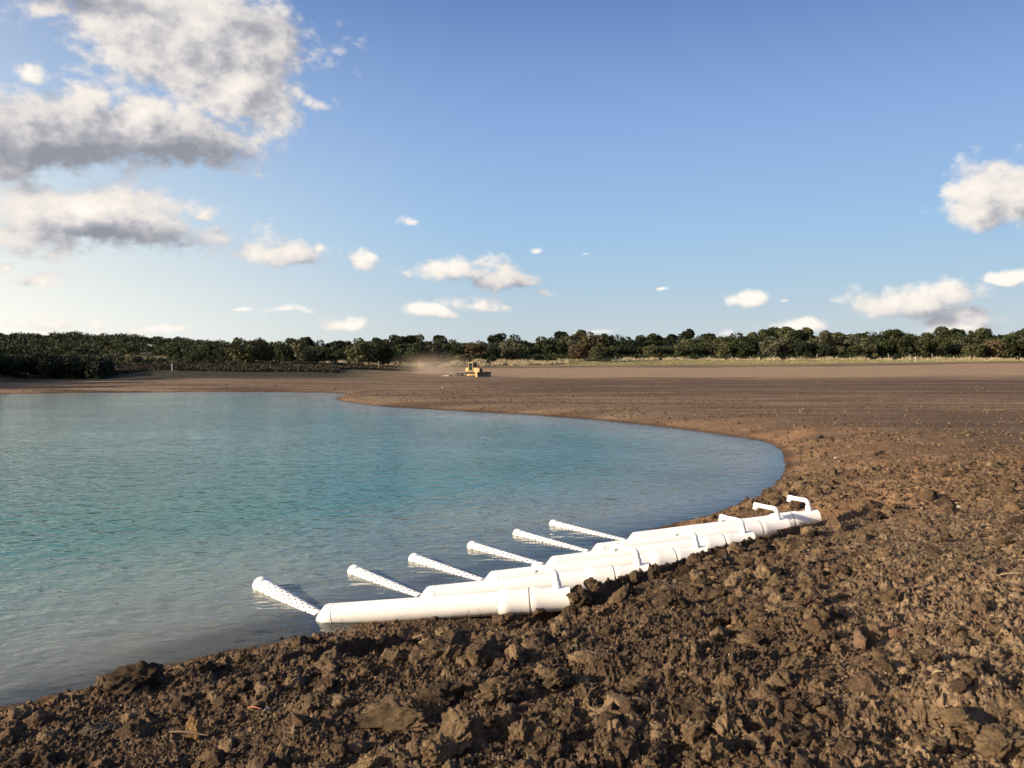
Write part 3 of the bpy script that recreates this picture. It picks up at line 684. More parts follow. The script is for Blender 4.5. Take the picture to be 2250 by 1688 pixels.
# scatter of uncountable clods / crumbs / pebbles: point cloud meshes with instances
def scatter(name, label, pts, scl, rot, idx, tone, sources, gname):
    me = bpy.data.meshes.new(name); me.vertices.add(len(pts)); me.vertices.foreach_set('co', np.ascontiguousarray(pts, np.float32).ravel())
    a = me.attributes.new('scl', 'FLOAT_VECTOR', 'POINT'); a.data.foreach_set('vector', np.ascontiguousarray(scl, np.float32).ravel())
    a = me.attributes.new('rot', 'FLOAT_VECTOR', 'POINT'); a.data.foreach_set('vector', np.ascontiguousarray(rot, np.float32).ravel())
    a = me.attributes.new('idx', 'INT', 'POINT'); a.data.foreach_set('value', np.ascontiguousarray(idx, np.int32))
    a = me.attributes.new('tone', 'FLOAT', 'POINT'); a.data.foreach_set('value', np.ascontiguousarray(tone, np.float32))
    o = link(name, me); tag(o, label, kind='stuff')
    col_ = bpy.data.collections.new(gname)
    for k, sm in enumerate(sources): so = bpy.data.objects.new('%s_%02d' % (gname, k), sm); col_.objects.link(so)
    gt = bpy.data.node_groups.new(gname, 'GeometryNodeTree')
    gt.interface.new_socket('Geometry', in_out='INPUT', socket_type='NodeSocketGeometry'); gt.interface.new_socket('Geometry', in_out='OUTPUT', socket_type='NodeSocketGeometry')
    N = gt.nodes; L = gt.links; gi_ = N.new('NodeGroupInput'); go_ = N.new('NodeGroupOutput'); ip = N.new('GeometryNodeInstanceOnPoints'); ci = N.new('GeometryNodeCollectionInfo')
    ci.inputs['Collection'].default_value = col_; ci.inputs['Separate Children'].default_value = True; ci.inputs['Reset Children'].default_value = True
    def na(nm, dt): q = N.new('GeometryNodeInputNamedAttribute'); q.data_type = dt; q.inputs['Name'].default_value = nm; return q.outputs['Attribute']
    L.new(gi_.outputs[0], ip.inputs['Points']); L.new(ci.outputs[0], ip.inputs['Instance']); ip.inputs['Pick Instance'].default_value = True
    L.new(na('idx', 'INT'), ip.inputs['Instance Index']); L.new(na('rot', 'FLOAT_VECTOR'), ip.inputs['Rotation']); L.new(na('scl', 'FLOAT_VECTOR'), ip.inputs['Scale'])
    L.new(ip.outputs[0], go_.inputs[0])
    md = o.modifiers.new('scatter', 'NODES'); md.node_group = gt
    return o
def polar_points(n, r0, r1, a0=-36, a1=36, power=1.0):
    u = rng.random(n); r = r0*(r1/r0)**(u**power); a = np.radians(a0+(a1-a0)*rng.random(n)); return r*np.sin(a), r*np.cos(a), r
def make_scatter(name, label, n, r0, r1, smin, smax, zk, mats_meshes, gname, expo=3.0, keep=None, tone=None, cap=2.2):
    x, y, r = polar_points(n, r0, r1); s = sdf(x, y)
    k = s > .05
    if keep is not None: k &= keep(x, y, r, s)
    mq, lq = pipe_uv(x, y)
    k &= ~((mq > -.06) & (mq < 1.12) & (lq > -.05) & (lq < 1.2))   # keep the pipes clear
    x, y, r, s = x[k], y[k], r[k], s[k]; m = len(x)
    sz = smin+(smax-smin)*rng.random(m)**expo; sz = sz*np.clip(.5+r*.07, .6, cap)*np.clip(.4+s*1.2, .4, 1)
    z = ground_z(x, y, True)+sz*zk
    sc3 = np.stack([sz*(.8+.5*rng.random(m)), sz*(.8+.4*rng.random(m)), sz*(.6+.4*rng.random(m))], -1)
    rot = rng.random((m, 3))*6.283; rot[:, :2] = (rot[:, :2]-3.14)*.25
    return scatter(name, label, np.stack([x, y, z], -1), sc3, rot, rng.integers(0, len(mats_meshes), m), rng.random(m) if tone is None else np.full(m, tone), mats_meshes, gname)
cm = []
for q in range(8):
    me = clod_mesh(900+q*11, 4, .8, .22, 1.0); me.materials.append(M_clod); cm.append(me)
cs = []
for q in range(8):
    me = clod_mesh(1300+q*11, 3, .8, .20, 1.0); me.materials.append(M_clod); cs.append(me)
fine_ok = lambda x, y, r, s: rng.random(len(x)) < np.where(np.degrees(np.arctan2(x, y)) > 22, .35, 1)*(.25+.75*ss(-.3,.25,perlin(x*.6, y*.6, 71)))
make_scatter('soil_clods', 'dark brown clods strewn thickly over the near bank', 11000, 2.6, 24, .016, .120, .05, cm, 'clod_source', 3.9, fine_ok)
make_scatter('soil_crumbs', 'small crumbs of soil covering the near bank', 90000, 2.6, 30, .004, .019, .2, cs, 'crumb_source', 2.0)
pm = []
M_peb = rockmat('rock_pebble', ((.28,.23,.17),(.52,.46,.37)))
for q in range(5):
    me = clod_mesh(1700+q*11, 2, .5, .05, .8); me.materials.append(M_peb); pm.append(me)
make_scatter('field_clods', 'small clods scattered over the levelled ground behind the pond', 80000, 17, 120, .006, .040, .1, cs, 'field_clod_source', 3.2, lambda x, y, r, s: rng.random(len(x)) < .25+.75*ss(-.2,.3,perlin(x*.12, y*.3, 75)))
make_scatter('pebbles', 'pale limestone pebbles sprinkled through the soil', 9000, 2.6, 45, .0035, .011, .6, pm, 'pebble_source', 2.5)
print('terrain verts', len(V))

# ------------------------------------------------------------------ trees
def foliage_mat(name, dark, lite, seed_shift=0.0):
    m, t = mat(name); geo = t.n('ShaderNodeNewGeometry'); oi = t.n('ShaderNodeObjectInfo')
    n = t.noise(geo.outputs['Position'], .55, 3, .6).outputs['Fac']; ri = geo.outputs['Random Per Island']
    v = t.math('ADD', t.math('ADD', t.math('MULTIPLY', n, .55), t.math('MULTIPLY', ri, .30)), t.math('MULTIPLY', oi.outputs['Random'], .25))
    c = t.vec('MULTIPLY', t.ramp(v, [(.25, dark), (.75, lite)]), (.88,.84,.90))
    t.L.new(c, t.b.inputs['Base Color']); t.b.inputs['Roughness'].default_value = .75; t.b.inputs['Specular IOR Level'].default_value = .2
    return m
FM = {'oak': foliage_mat('foliage_oak', (.018,.026,.010), (.060,.075,.028)),
 'olive': foliage_mat('foliage_olive', (.045,.055,.022), (.125,.130,.055)),
 'pale': foliage_mat('foliage_pale', (.060,.065,.035), (.150,.150,.085)),
 'juniper': foliage_mat('foliage_juniper', (.012,.020,.010), (.038,.052,.024)),
 'rust': foliage_mat('foliage_rust', (.050,.044,.022), (.120,.092,.046)),
 'yellow': foliage_mat('foliage_yellow', (.10,.085,.02), (.26,.21,.06))}
M_bark = simple('tree_bark', (.085,.070,.055), .9, var=.4, scale=3)
def leaf_quads(c, n, size, r_):
    """n leaf clump faces with centres c (n,3): returns verts, faces"""
    a = r_.normal(size=(n, 3)); a /= np.linalg.norm(a, axis=1)[:, None]; b = r_.normal(size=(n, 3)); b -= a*(a*b).sum(1)[:, None]; b /= np.linalg.norm(b, axis=1)[:, None]
    s_ = size*(.6+.8*r_.random((n, 1))); a *= s_; b *= s_*.75
    v = np.stack([c-a, c-b*.9, c+a, c+b], 1).reshape(-1, 3); return v, np.arange(4*n).reshape(-1, 4)
def crown_mesh(seed, kind):
    """unit crown: height 1 from the ground, width about 1"""
    r_ = np.random.default_rng(seed); cs_ = []; n = 2600
    if kind == 'round':
        k = 15; th = r_.random(k)*6.283; rad = .34*np.sqrt(r_.random(k)); zc = .32+.46*r_.random(k)*(1-.5*(rad/.34)**2); lr = .13+.10*r_.random(k)
        L_ = np.stack([rad*np.cos(th), rad*np.sin(th), zc], 1)
        low = 5; th = r_.random(low)*6.283; L_ = np.vstack([L_, np.stack([.34*np.cos(th), .34*np.sin(th), .20+.1*r_.random(low)], 1)]); lr = np.append(lr, .12+.05*r_.random(low))
    elif kind == 'cone':
        k = 13; zc = np.linspace(.10, .90, k); th = r_.random(k)*6.283; rad = .17*(1-zc)*r_.random(k)*1.4; lr = .26*(1.02-zc)+.03
        L_ = np.stack([rad*np.cos(th), rad*np.sin(th), zc], 1)
    elif kind == 'tall':
        k = 16; th = r_.random(k)*6.283; zc = .28+.62*r_.random(k); rad = .20*np.sqrt(r_.random(k)); lr = .09+.09*r_.random(k)
        L_ = np.stack([rad*np.cos(th), rad*np.sin(th), zc], 1)
    else:   # bush
        k = 11; th = r_.random(k)*6.283; rad = .36*np.sqrt(r_.random(k)); zc = .18+.5*r_.random(k)*(1-(rad/.5)**2); lr = .17+.12*r_.random(k)
        L_ = np.stack([rad*np.cos(th), rad*np.sin(th), zc], 1)
    wgt = lr**2; which = r_.choice(len(lr), n, p=wgt/wgt.sum())
    d = r_.normal(size=(n, 3)); d /= np.linalg.norm(d, axis=1)[:, None]
    rr_ = (.55+.5*r_.random(n)**.6)[:, None]
    c = L_[which]+d*rr_*lr[which][:, None]*np.array([1, 1, .85]); c[:, 2] = np.maximum(c[:, 2], .02)
    v, f = leaf_quads(c, n, .034, r_); return mesh_np('crown', v, f)
def trunk_mesh(seed):
    r_ = random.Random(seed); b = MB()
    b.tube([(0,0,-.04),(.01,0,.12),(.0,.02,.30),(.02,.01,.55)], [.032,.024,.018,.009], 8)
    for q in range(4):
        a = r_.random()*6.28; z0 = .16+.1*r_.random(); b.tube([(0,0,z0),(.12*math.cos(a),.12*math.sin(a),z0+.14),(.24*math.cos(a),.24*math.sin(a),z0+.30)], [.016,.010,.005], 6)
    me = bpy.data.meshes.new('trunk'); me.from_pydata(b.v, [], b.f); me.materials.append(M_bark); return me
CR = {k: [crown_mesh(50+i*13+len(k)*101, k) for i in range(5)] for k in ('round', 'cone', 'tall', 'bush')}
for L_ in CR.values():
    for me in L_: me.materials.append(FM['oak'])
TRK = [trunk_mesh(i) for i in range(3)]
NT_ = [0]
SEG = [(880,'at the foot of the broad grey green oak'),(1000,'behind the dust cloud'),(1110,'straight behind the bulldozer'),(1240,'between the bulldozer and the rusty crown'),(1350,'around the rusty crown'),(1440,'behind the white rail gate'),
 (1550,'behind the small yellow bush'),(1650,'past the small yellow bush'),(1740,'under the grey green crown mid field'),(1860,'by the tall grey green crown'),(1950,'left of the leaning fence posts'),(2060,'behind the leaning fence posts'),
 (2150,'right of the leaning fence posts'),(2210,'beside the brownish crown'),(9999,'at the right edge of the wood')]
SEGL = [(450,'where the hill meets the wood'),(520,'left of the olive green rounded oak'),(600,'behind the olive green rounded oak'),(680,'near the shaggy grey tree'),(760,'between the shaggy tree and the broad oak'),(9999,'behind the broad grey green oak')]
KW = {'oak':'dark green oak','olive':'olive green tree','juniper':'blackish juniper tree','pale':'pale grey green tree','rust':'brownish tree'}
def wood_label(px, fol, row, seg):
    return KW[fol]+' '+[b_ for a_, b_ in seg if px < a_][0]+', '+('front row' if row == 0 else 'second row' if row == 1 else 'only its top showing')
def tree(px, dist, top_py, wid, kind='round', fol='oak', label='dark green oak crowded into the wood', group='trees of the wood', name='oak_tree', cat='tree', trunk=True):
    """a tree standing at photograph column px, reaching photograph row top_py; wid = width / height"""
    x, y = at(px, dist); z = gz(x, y)-.05; top = EYE+(HOR-top_py)/FPX*dist; h = max(.8, top-z)/.93
    o = empty(name, (x, y, z), random.random()*6.28); tag(o, label, cat, group); NT_[0] += 1
    c = bpy.data.objects.new('crown', random.choice(CR[kind])); C.objects.link(c); c.parent = o
    c.scale = (h*wid, h*wid, h); c.material_slots[0].link = 'OBJECT'; c.material_slots[0].material = FM[fol]
    if trunk:
        t_ = bpy.data.objects.new('trunk', random.choice(TRK)); C.objects.link(t_); t_.parent = o; t_.scale = (h, h, h)
    return o
PROF = [(-60,724),(0,730),(100,741),(200,742),(300,749),(400,757),(440,757),(480,751),(520,748),(570,738),(600,745),(640,742),(700,746),(750,748),(800,741),(850,746),(900,737),(950,743),(1000,741),(1050,746),(1120,736),(1200,739),(1250,733),(1290,729),(1350,733),(1400,735),(1500,733),(1560,727),(1630,730),(1700,729),(1750,723),(1800,724),(1850,728),(1950,723),(2000,726),(2080,724),(2150,728),(2200,722),(2250,719),(2330,720)]
def prof(px): return float(np.interp(px, [p[0] for p in PROF], [p[1] for p in PROF]))
# landmark trees, each told apart by its look and place
LM = [
 (792,168,741,.95,'round','olive','broad rounded grey green oak standing out in front of the wood left of the bulldozer'),
 (852,172,747,.9,'round','oak','dark rounded oak right behind the broad grey green one'),
 (760,162,785,1.2,'bush','juniper','low dark juniper at the foot of the broad grey green oak'),
 (540,185,739,1.1,'round','olive','olive green rounded oak above the dry grass bank'),
 (575,188,738,.8,'round','rust','brownish topped oak right behind the olive green rounded one'),
 (625,178,752,1.0,'round','oak','dark oak between the brownish topped oak and the shaggy grey tree'),
 (660,176,748,.9,'tall','pale','shaggy grey green tree above the dry grass bank'),
 (1290,238,728,1.15,'round','rust','rusty brown topped oak, the brownest crown in the wood'),
 (1268,228,756,1.2,'round','rust','smaller russet tree beneath the rusty brown crown'),
 (1318,222,752,1.0,'round','olive','light olive rounded tree below and right of the rusty crown'),
 (1072,196,785,.75,'cone','juniper','small dark cone shaped juniper beyond the bulldozer'),
 (1180,214,771,1.0,'bush','juniper','dark juniper bush in front of the wood, between bulldozer and rusty oak'),
 (1210,214,774,1.1,'bush','oak','low green bush touching the dark juniper bush'),
 (1045,232,745,1.1,'round','rust','tan crowned oak just behind the bulldozer'),
 (955,222,748,1.3,'round','pale','dusty pale oak half veiled by the dust cloud'),
 (1010,205,774,.9,'bush','olive','dusty green bush rising behind the drag frame'),
 (1497,246,781,1.3,'bush','yellow','small yellow bush at the edge of the pale field'),
 (1590,250,752,1.0,'round','olive','olive tinted tree at the field edge beyond the small yellow bush'),
 (1690,250,742,.95,'round','pale','grey green crown above the middle of the pale field'),
 (1810,250,733,1.0,'tall','pale','tall grey green crown in the wood behind the white marker stake'),
 (1905,249,745,.9,'round','olive','light green oak at the wood edge, behind the fence'),
 (2190,249,737,1.15,'round','rust','brownish crown in the wood near the right edge of the photo'),
 (2140,247,750,1.1,'round','olive','broad bright green tree in front of the brownish crown'),
 (2240,246,728,1.2,'round','oak','tall dark oak cut by the right edge of the photo'),
 (480,158,784,1.0,'bush','juniper','dark rounded juniper alone on the dry grass bank, the first from the reed bed'),
 (578,150,789,1.1,'bush','juniper','dark juniper in the middle of the dry grass bank'),
 (655,154,784,.8,'cone','juniper','upright juniper further along the dry grass bank'),
 (735,150,789,1.2,'bush','juniper','wide juniper at the far end of the dry grass bank'),
 (180,160,770,1.3,'bush','olive','yellowish green tree behind the dark thicket by the far shore'),
 (250,158,768,1.1,'round','pale','pale grey green tree above the reeds on the far shore'),
 (295,156,772,1.2,'bush','pale','pale bushy tree between the thicket and the reeds'),
 (-22,112,724,.55,'tall','oak','tallest tree at the left edge, above the thicket')]
for a in LM: tree(a[0], a[1], a[2], a[3], a[4], a[5], a[6], None, 'juniper_bush' if a[5] == 'juniper' else 'oak_tree', 'bush' if a[4] in ('bush','cone') else 'tree')
# thicket on the far shore at the left; then unseen oaks added out of frame to shade that shore
for q in range(22):
    px = -20+q*12+random.uniform(-5,5)
    tree(px, 124+random.uniform(-2,7), 769+random.uniform(-5,8)+max(0,(px-170)*.10), random.uniform(.75,1.0), random.choice(['bush','bush','round']), 'juniper', 'dark bush packed into the thicket on the far shore of the pond', 'bushes of the far shore thicket', 'thicket_bush', 'bush')
for q in range(20):
    x_, y_ = -66-(q%5)*6.5+random.uniform(-2,2), 86+(q//5)*11+random.uniform(-3,3); x_ -= .637*max(0, y_-88)
    o = tree(300, 120, 700, .9); o.location = (x_, y_, gz(x_, y_)-.05)
    s_ = 1.0+random.uniform(-.15,.2); o.scale = (s_, s_, s_)
    tag(o, 'unseen oak added left of the pond to shade the far shore', 'tree', 'unseen oaks added to shade the left shore')
for q in range(14):
    px = 205+q*16+random.uniform(-6,6)
    tree(px, 146+random.uniform(0,14), 790+random.uniform(-9,7)-max(0,.05*(260-px)), random.uniform(.8,1.1), random.choice(['bush','round']), random.choice(['pale','oak','olive','juniper']), 'shrub in the tangle between the thicket and the dry grass bank', 'shrubs beside the thicket', 'shrub', 'bush')
# left middle wood
for row, (d0, dp, step) in enumerate(((190, 16, 24), (206, 6, 22), (222, 0, 22))):
    px = 395
    while px < 920:
        f_ = random.choice(['oak','oak','oak','olive','juniper'])
        tree(px, d0+random.uniform(-4,6), prof(px)+dp+random.uniform(-3,6), random.uniform(.8,1.15), random.choice(['round','round','tall']), f_, wood_label(px, f_, row, SEGL), 'trees of the wood behind the dry grass bank')
        px += step*random.uniform(.75,1.3)
# right and centre wood
for row, (d0, dp, step) in enumerate(((252, 17, 34), (262, 8, 30), (274, 3, 28), (288, 0, 30))):
    px = 880 if row else 860
    while px < 2310:
        dd = d0-(18 if px < 1150 else 0)
        f_ = random.choice(['oak','oak','oak','oak','olive','juniper','pale']) if row < 2 else random.choice(['oak','oak','juniper','olive'])
        lab = wood_label(px, f_, row, SEG)
        tree(px, dd+random.uniform(-3,5), prof(px)+dp+random.uniform(-3,7), random.uniform(.85,1.25), random.choice(['round','round','round','tall']), f_, lab, 'trees of the wood beyond the bulldozer' if px < 1240 else 'trees of the wood beyond the field')
        px += step*random.uniform(.7,1.3)
# the undergrowth that closes the foot of the wood: uncountable
def brush(name, label, polys, n, size, hgt, matl, seed, kind='stuff'):
    r_ = np.random.default_rng(seed); cs_ = []
    for (pa, da, pb, db, depth, hh) in polys:
        m_ = int(n*abs(pb-pa)/400); u = r_.random(m_); dd = da+(db-da)*u+depth*r_.random(m_); px = pa+(pb-pa)*u
        x = (px-PW/2)/FPX*dd; y = dd; z = ground_z(x, y)
        hv = hh*(.55+.45*perlin(x*.45, y*.45, seed))+.15
        cs_.append(np.stack([x, y, z+hv*r_.random(m_)**.8], 1))
    c = np.vstack(cs_); v, f = leaf_quads(c, len(c), size, r_); return tag(link(name, mesh_np(name, v, f), matl), label, kind=kind)
brush('undergrowth', 'dark undergrowth along the foot of the wood', [(420,186,900,190,8,2.0),(880,222,1240,236,6,2.6),(1240,247,2320,248,6,2.4),(150,150,420,160,10,2.2)], 9000, .20, 2, FM['oak'], 5)
# wooded hill at the left: one mass
r_ = np.random.default_rng(77); cc = []
for q in range(1150):
    px = r_.uniform(-160, 520); d = r_.uniform(225, 440); x, y = at(px, d); z = gz(x, y)
    if z < 3.4: continue
    R0 = 1.5+2.8*r_.random()**2; k = 190; dv = r_.normal(size=(k, 3)); dv /= np.linalg.norm(dv, axis=1)[:, None]; dv[:, 2] = np.abs(dv[:, 2])*1.0-.1
    cc.append(np.array([x, y, z+1.6])+dv*R0*(.7+.35*r_.random((k, 1))))
cc = np.vstack(cc); v_, f_ = leaf_quads(cc, len(cc), .36, r_)
tag(link('hillside_woods', mesh_np('hillside_woods', v_, f_), FM['oak']), 'far wood covering the low hill at the left', kind='stuff')
print('trees', NT_[0])

# ------------------------------------------------------------------ dry grass
def grass_mat(name, a, b):
    m, t = mat(name); geo = t.n('ShaderNodeNewGeometry')
    c = t.ramp(t.math('ADD', t.math('MULTIPLY', geo.outputs['Random Per Island'], .5), t.math('MULTIPLY', t.noise(geo.outputs['Position'], .4, 3).outputs['Fac'], .5)), [(.2, a), (.8, b)])
    t.L.new(c, t.b.inputs['Base Color']); t.b.inputs['Roughness'].default_value = .9; return m
M_dry = grass_mat('dry_grass_mat', (.26,.21,.12), (.52,.43,.29)); M_green = grass_mat('field_grass_mat', (.13,.125,.055), (.30,.26,.13))
def tufts(name, label, bands, n, h, wdt, matl, seed):
    r_ = np.random.default_rng(seed); P_ = []
    for (pa, da, pb, db, depth, k) in bands:
        m_ = int(n*k); u = r_.random(m_); dd = da+(db-da)*u+depth*r_.random(m_); px = pa+(pb-pa)*u; x = (px-PW/2)/FPX*dd; P_.append(np.stack([x, dd, ground_z(x, dd)], 1))
    P_ = np.vstack(P_); m_ = len(P_); a = r_.random(m_)*6.283; w_ = wdt*(.5+r_.random(m_)); hh = h*(.4+.9*r_.random(m_))*(.75+.75*perlin(P_[:,0]*.25, P_[:,1]*.25, seed)); keepm = perlin(P_[:,0]*.3, P_[:,1]*.12, seed+3) > -.28; P_, a, w_, hh = P_[keepm], a[keepm], w_[keepm], hh[keepm]; m_ = len(P_); ln = r_.normal(size=(m_, 2))*.25*hh[:, None]
    dx, dy = np.cos(a)*w_, np.sin(a)*w_
    A_ = P_+np.stack([-dx, -dy, 0*dx-.03], 1); B_ = P_+np.stack([dx, dy, 0*dx-.03], 1); T_ = P_+np.stack([ln[:, 0], ln[:, 1], hh], 1)
    v = np.stack([A_, B_, T_], 1).reshape(-1, 3); return tag(link(name, mesh_np(name, v, np.arange(3*m_).reshape(-1, 3)), matl), label, kind='stuff')
tufts('dry_grass', 'tall pale dry grass on the bank behind the pond and along the field edge', [(700,152,760,158,10,.06),(720,160,900,180,10,.2),(860,182,1250,205,12,.22),(1000,212,1500,238,5,.12),(1240,238,2300,240,5,.10)], 90000, .95, .09, M_dry, 11)
M_weed = foliage_mat('weed_mat', (.028,.027,.016), (.080,.069,.040))
brush('weeds', 'dull weeds and low scrub on the slope below the dry grass', [(225,131,745,134,19,.5),(720,138,930,160,18,.4),(255,140,520,146,8,1.0),(560,143,800,152,6,.9)], 34000, .13, 2, M_weed, 12)
brush('reeds', 'pale straw coloured reeds topping the slope at the left', [(375,147,560,150,6,.75),(560,150,760,156,6,.6),(740,156,930,178,8,.6)], 8000, .13, 2, foliage_mat('reed_mat', (.22,.18,.10), (.48,.40,.26)), 14)
tufts('field_grass', 'short green and tan grass across the far field', [(1000,196,1500,203,30,.4),(1240,203,2330,203,36,1.0)], 50000, .16, .16, M_green, 13)

# ------------------------------------------------------------------ fence, stakes and posts
M_post = simple('pale_post', (.42,.39,.34), .8, var=.25); M_white = simple('white_stake_paint', (.80,.79,.75), .6); M_wire = simple('fence_wire', (.20,.19,.18), .5, .6)
fx = empty('wire_fence', (*at(1560, 243), 0)); tag(fx, 'long wire fence with pale posts between the pale field and the wood', 'fence')
fo = Vector((*at(1560, 243), 0)); prev = []
for q, px in enumerate((1470,1514,1558,1608,1648,1700,1740,1795,1840,1880,1952,2000,2048,2095,2140,2190,2235,2290)):
    x, y = at(px, 243); z = gz(x, y); tall = {1558:1.5,1795:1.7,1952:1.9,2000:1.8,2048:1.9}.get(px, 1.25)
    b = MB(); lean = random.uniform(-.06,.06) if px not in (1952,2000,2048) else -.22
    b.tube([Vector((x,y,z-.2))-fo, Vector((x,y,z+tall*.7))-fo, Vector((x+lean,y,z+tall))-fo], .075 if tall > 1.4 else .045, 8); b.build('post', M_post, fx)
    prev.append(Vector((x, y, z))-fo)
for k_ in range(4):
    b = MB(); b.tube([p_+Vector((0,0,.3+.28*k_)) for p_ in prev], .012, 4); b.build('wire', M_wire, fx)
def stake(px, dist, h, r, m, label, name='marker_stake', cat='stake'):
    x, y = at(px, dist); z = gz(x, y); b = MB(); b.tube([(x,y,z-.1),(x,y,z+h*.97),(x+.004,y,z+h)], [r,r,r*.6], 8); o = b.build(name, m); tag(o, label, cat); return o
stake(2011, 205, 1.35, .055, M_white, 'white marker stake standing in the pale field')
stake(378, 131, 1.25, .05, M_white, 'white marker stake below the shrubs on the far shore')
stake(595, 136, .75, .04, M_post, 'short grey stake in the weeds below the dry grass bank')
stake(832, 158, 1.6, .05, M_post, 'pale dead stem leaning at the foot of the broad grey green oak', 'dead_branch', 'dead branch')
x, y = at(1368, 222); z = gz(x, y); hg = empty('gate_frame', (x, y, z)); tag(hg, 'small white rail gate standing at the edge of the far field', 'gate')
for px_, nm in ((-.85,'post'),(.85,'post'),(-1.9,'post')):
    b = MB(); b.box(px_-.07, px_+.07, -.07, .07, -.1, 1.5); b.build(nm, M_white, hg)
b = MB(); b.box(-.78,.78,-.05,.05,.75,.88); b.build('rail', M_white, hg)

# ------------------------------------------------------------------ bulldozer with its towed drag
M_yel = simple('machine_yellow', (.42,.27,.10), .6, var=.25, scale=1.5); M_dk = simple('machine_dark', (.035,.032,.03), .6, var=.3); M_gl = simple('cab_glass', (.02,.03,.035), .12)
M_steel = simple('worn_steel', (.30,.26,.22), .45, .3, var=.25); M_trk = simple('track_steel', (.06,.045,.035), .7, .2, var=.3); M_tyre = simple('tyre_rubber', (.03,.028,.026), .85)
dx_, dy_ = at(1040, 139); dz_ = gz(dx_, dy_)
bd = empty('bulldozer', (dx_, dy_, dz_), R(-38)); bd.scale = (.92,.92,.92); tag(bd, 'yellow tracked bulldozer working on the bare brown field', 'bulldozer')
b = MB(); b.hexa([(.35,-.48,.85),(1.85,-.42,.85),(1.85,.42,.85),(.35,.48,.85),(.35,-.46,1.78),(1.85,-.38,1.62),(1.85,.38,1.62),(.35,.46,1.78)]); b.build('hood', M_yel, bd, bevel=.04)
b = MB(); b.box(1.855,1.90,-.38,.38,.80,1.60); [b.box(1.90,1.92,-.34,.34,.86+.12*i,.90+.12*i) for i in range(6)]; b.build('grille', M_dk, bd)
b = MB(); b.box(-1.45,.35,-.55,.55,.62,1.05); b.build('chassis', M_dk, bd, bevel=.03)
b = MB(); b.hexa([(-1.55,-.62,.95),(-.72,-.62,.95),(-.72,.62,.95),(-1.55,.62,.95),(-1.42,-.55,1.72),(-.72,-.58,1.72),(-.72,.58,1.72),(-1.42,.55,1.72)]); b.build('fuel_tank', M_yel, bd, bevel=.05)
cab = None
b = MB()
for sx_ in (-.70, .28):
    for sy_ in (-.58, .50): b.box(sx_, sx_+.08, sy_, sy_+.08, 1.05, 2.62)
b.box(-.70,.36,-.58,.58,1.05,1.18); cab = b.build('cab_frame', M_yel, bd)
b = MB(); b.box(-.64,.30,-.54,.54,1.19,2.60); b.build('cab_glass', M_gl, cab)
b = MB(); b.box(-.82,.46,-.66,.66,2.625,2.74,.04,.04); b.build('roof', M_yel, cab, bevel=.02)
b = MB(); b.tube([(1.15,.16,1.70),(1.15,.16,2.35),(1.08,.16,2.48)], [.055,.055,.06], 12); b.build('exhaust', M_dk, bd)
for sy_ in (-1, 1):
    b = MB(); yo, yi = sy_*1.12, sy_*.66; path = []
    for q in range(28):
        t_ = q/28; L1 = 2.3
        if t_ < .36: p_ = (-1.15+L1*t_/.36, .02)
        elif t_ < .5: a_ = -math.pi/2+math.pi*(t_-.36)/.14; p_ = (1.15+.40*math.cos(a_), .42+.40*math.sin(a_))
        elif t_ < .86: p_ = (1.15-L1*(t_-.5)/.36, .82)
        else: a_ = math.pi/2+math.pi*(t_-.86)/.14; p_ = (-1.15+.40*math.cos(a_), .42+.40*math.sin(a_))
        path.append(p_)
    n_ = len(path); i0 = len(b.v)
    for k_, (px_, pz_) in enumerate(path):
        nx_, nz_ = path[(k_+1) % n_][1]-path[k_-1][1], -(path[(k_+1) % n_][0]-path[k_-1][0]); l_ = math.hypot(nx_, nz_) or 1; nx_, nz_ = nx_/l_, nz_/l_
        for off in (0, -.07):
            b.v += [(px_+nx_*off, yo, pz_+nz_*off), (px_+nx_*off, yi, pz_+nz_*off)]
    for k_ in range(n_):
        a0, a1 = i0+4*k_, i0+4*((k_+1) % n_)
        for f4 in ((a0,a0+1,a1+1,a1),(a0+3,a0+2,a1+2,a1+3),(a0+2,a0,a1,a1+2),(a0+1,a0+3,a1+3,a1+1)): b.f.append(f4); b.mi.append(0)
        px_, pz_ = path[k_]; b.box(px_-.03, px_+.03, min(yo, yi)+.01, max(yo, yi)-.01, pz_-.035, pz_+.035)
    tr_ = b.build('track', M_trk, bd)
    b = MB(); b.box(-1.0, 1.0, min(yo, yi)+.12, max(yo, yi)-.12, .24, .56); b.build('track_frame', M_yel, tr_, bevel=.02)
    for wx_, wr_ in ((-1.15,.33),(1.15,.31)):
        b = MB(); b.tube([(wx_, yi+sy_*.06, .42), (wx_, yo-sy_*.03, .42)], wr_, 20); b.build('track_wheel', M_trk, tr_)
    b = MB(); b.tube([(-.1, sy_*1.18, .42), (1.3, sy_*1.24, .36), (2.05, sy_*1.24, .30)], .075, 8); b.build('push_arm', M_yel, bd)
    b = MB(); b.tube([(1.6, sy_*.45, 1.30), (2.12, sy_*.45, .65)], .05, 8); b.build('lift_cylinder', M_steel, bd)
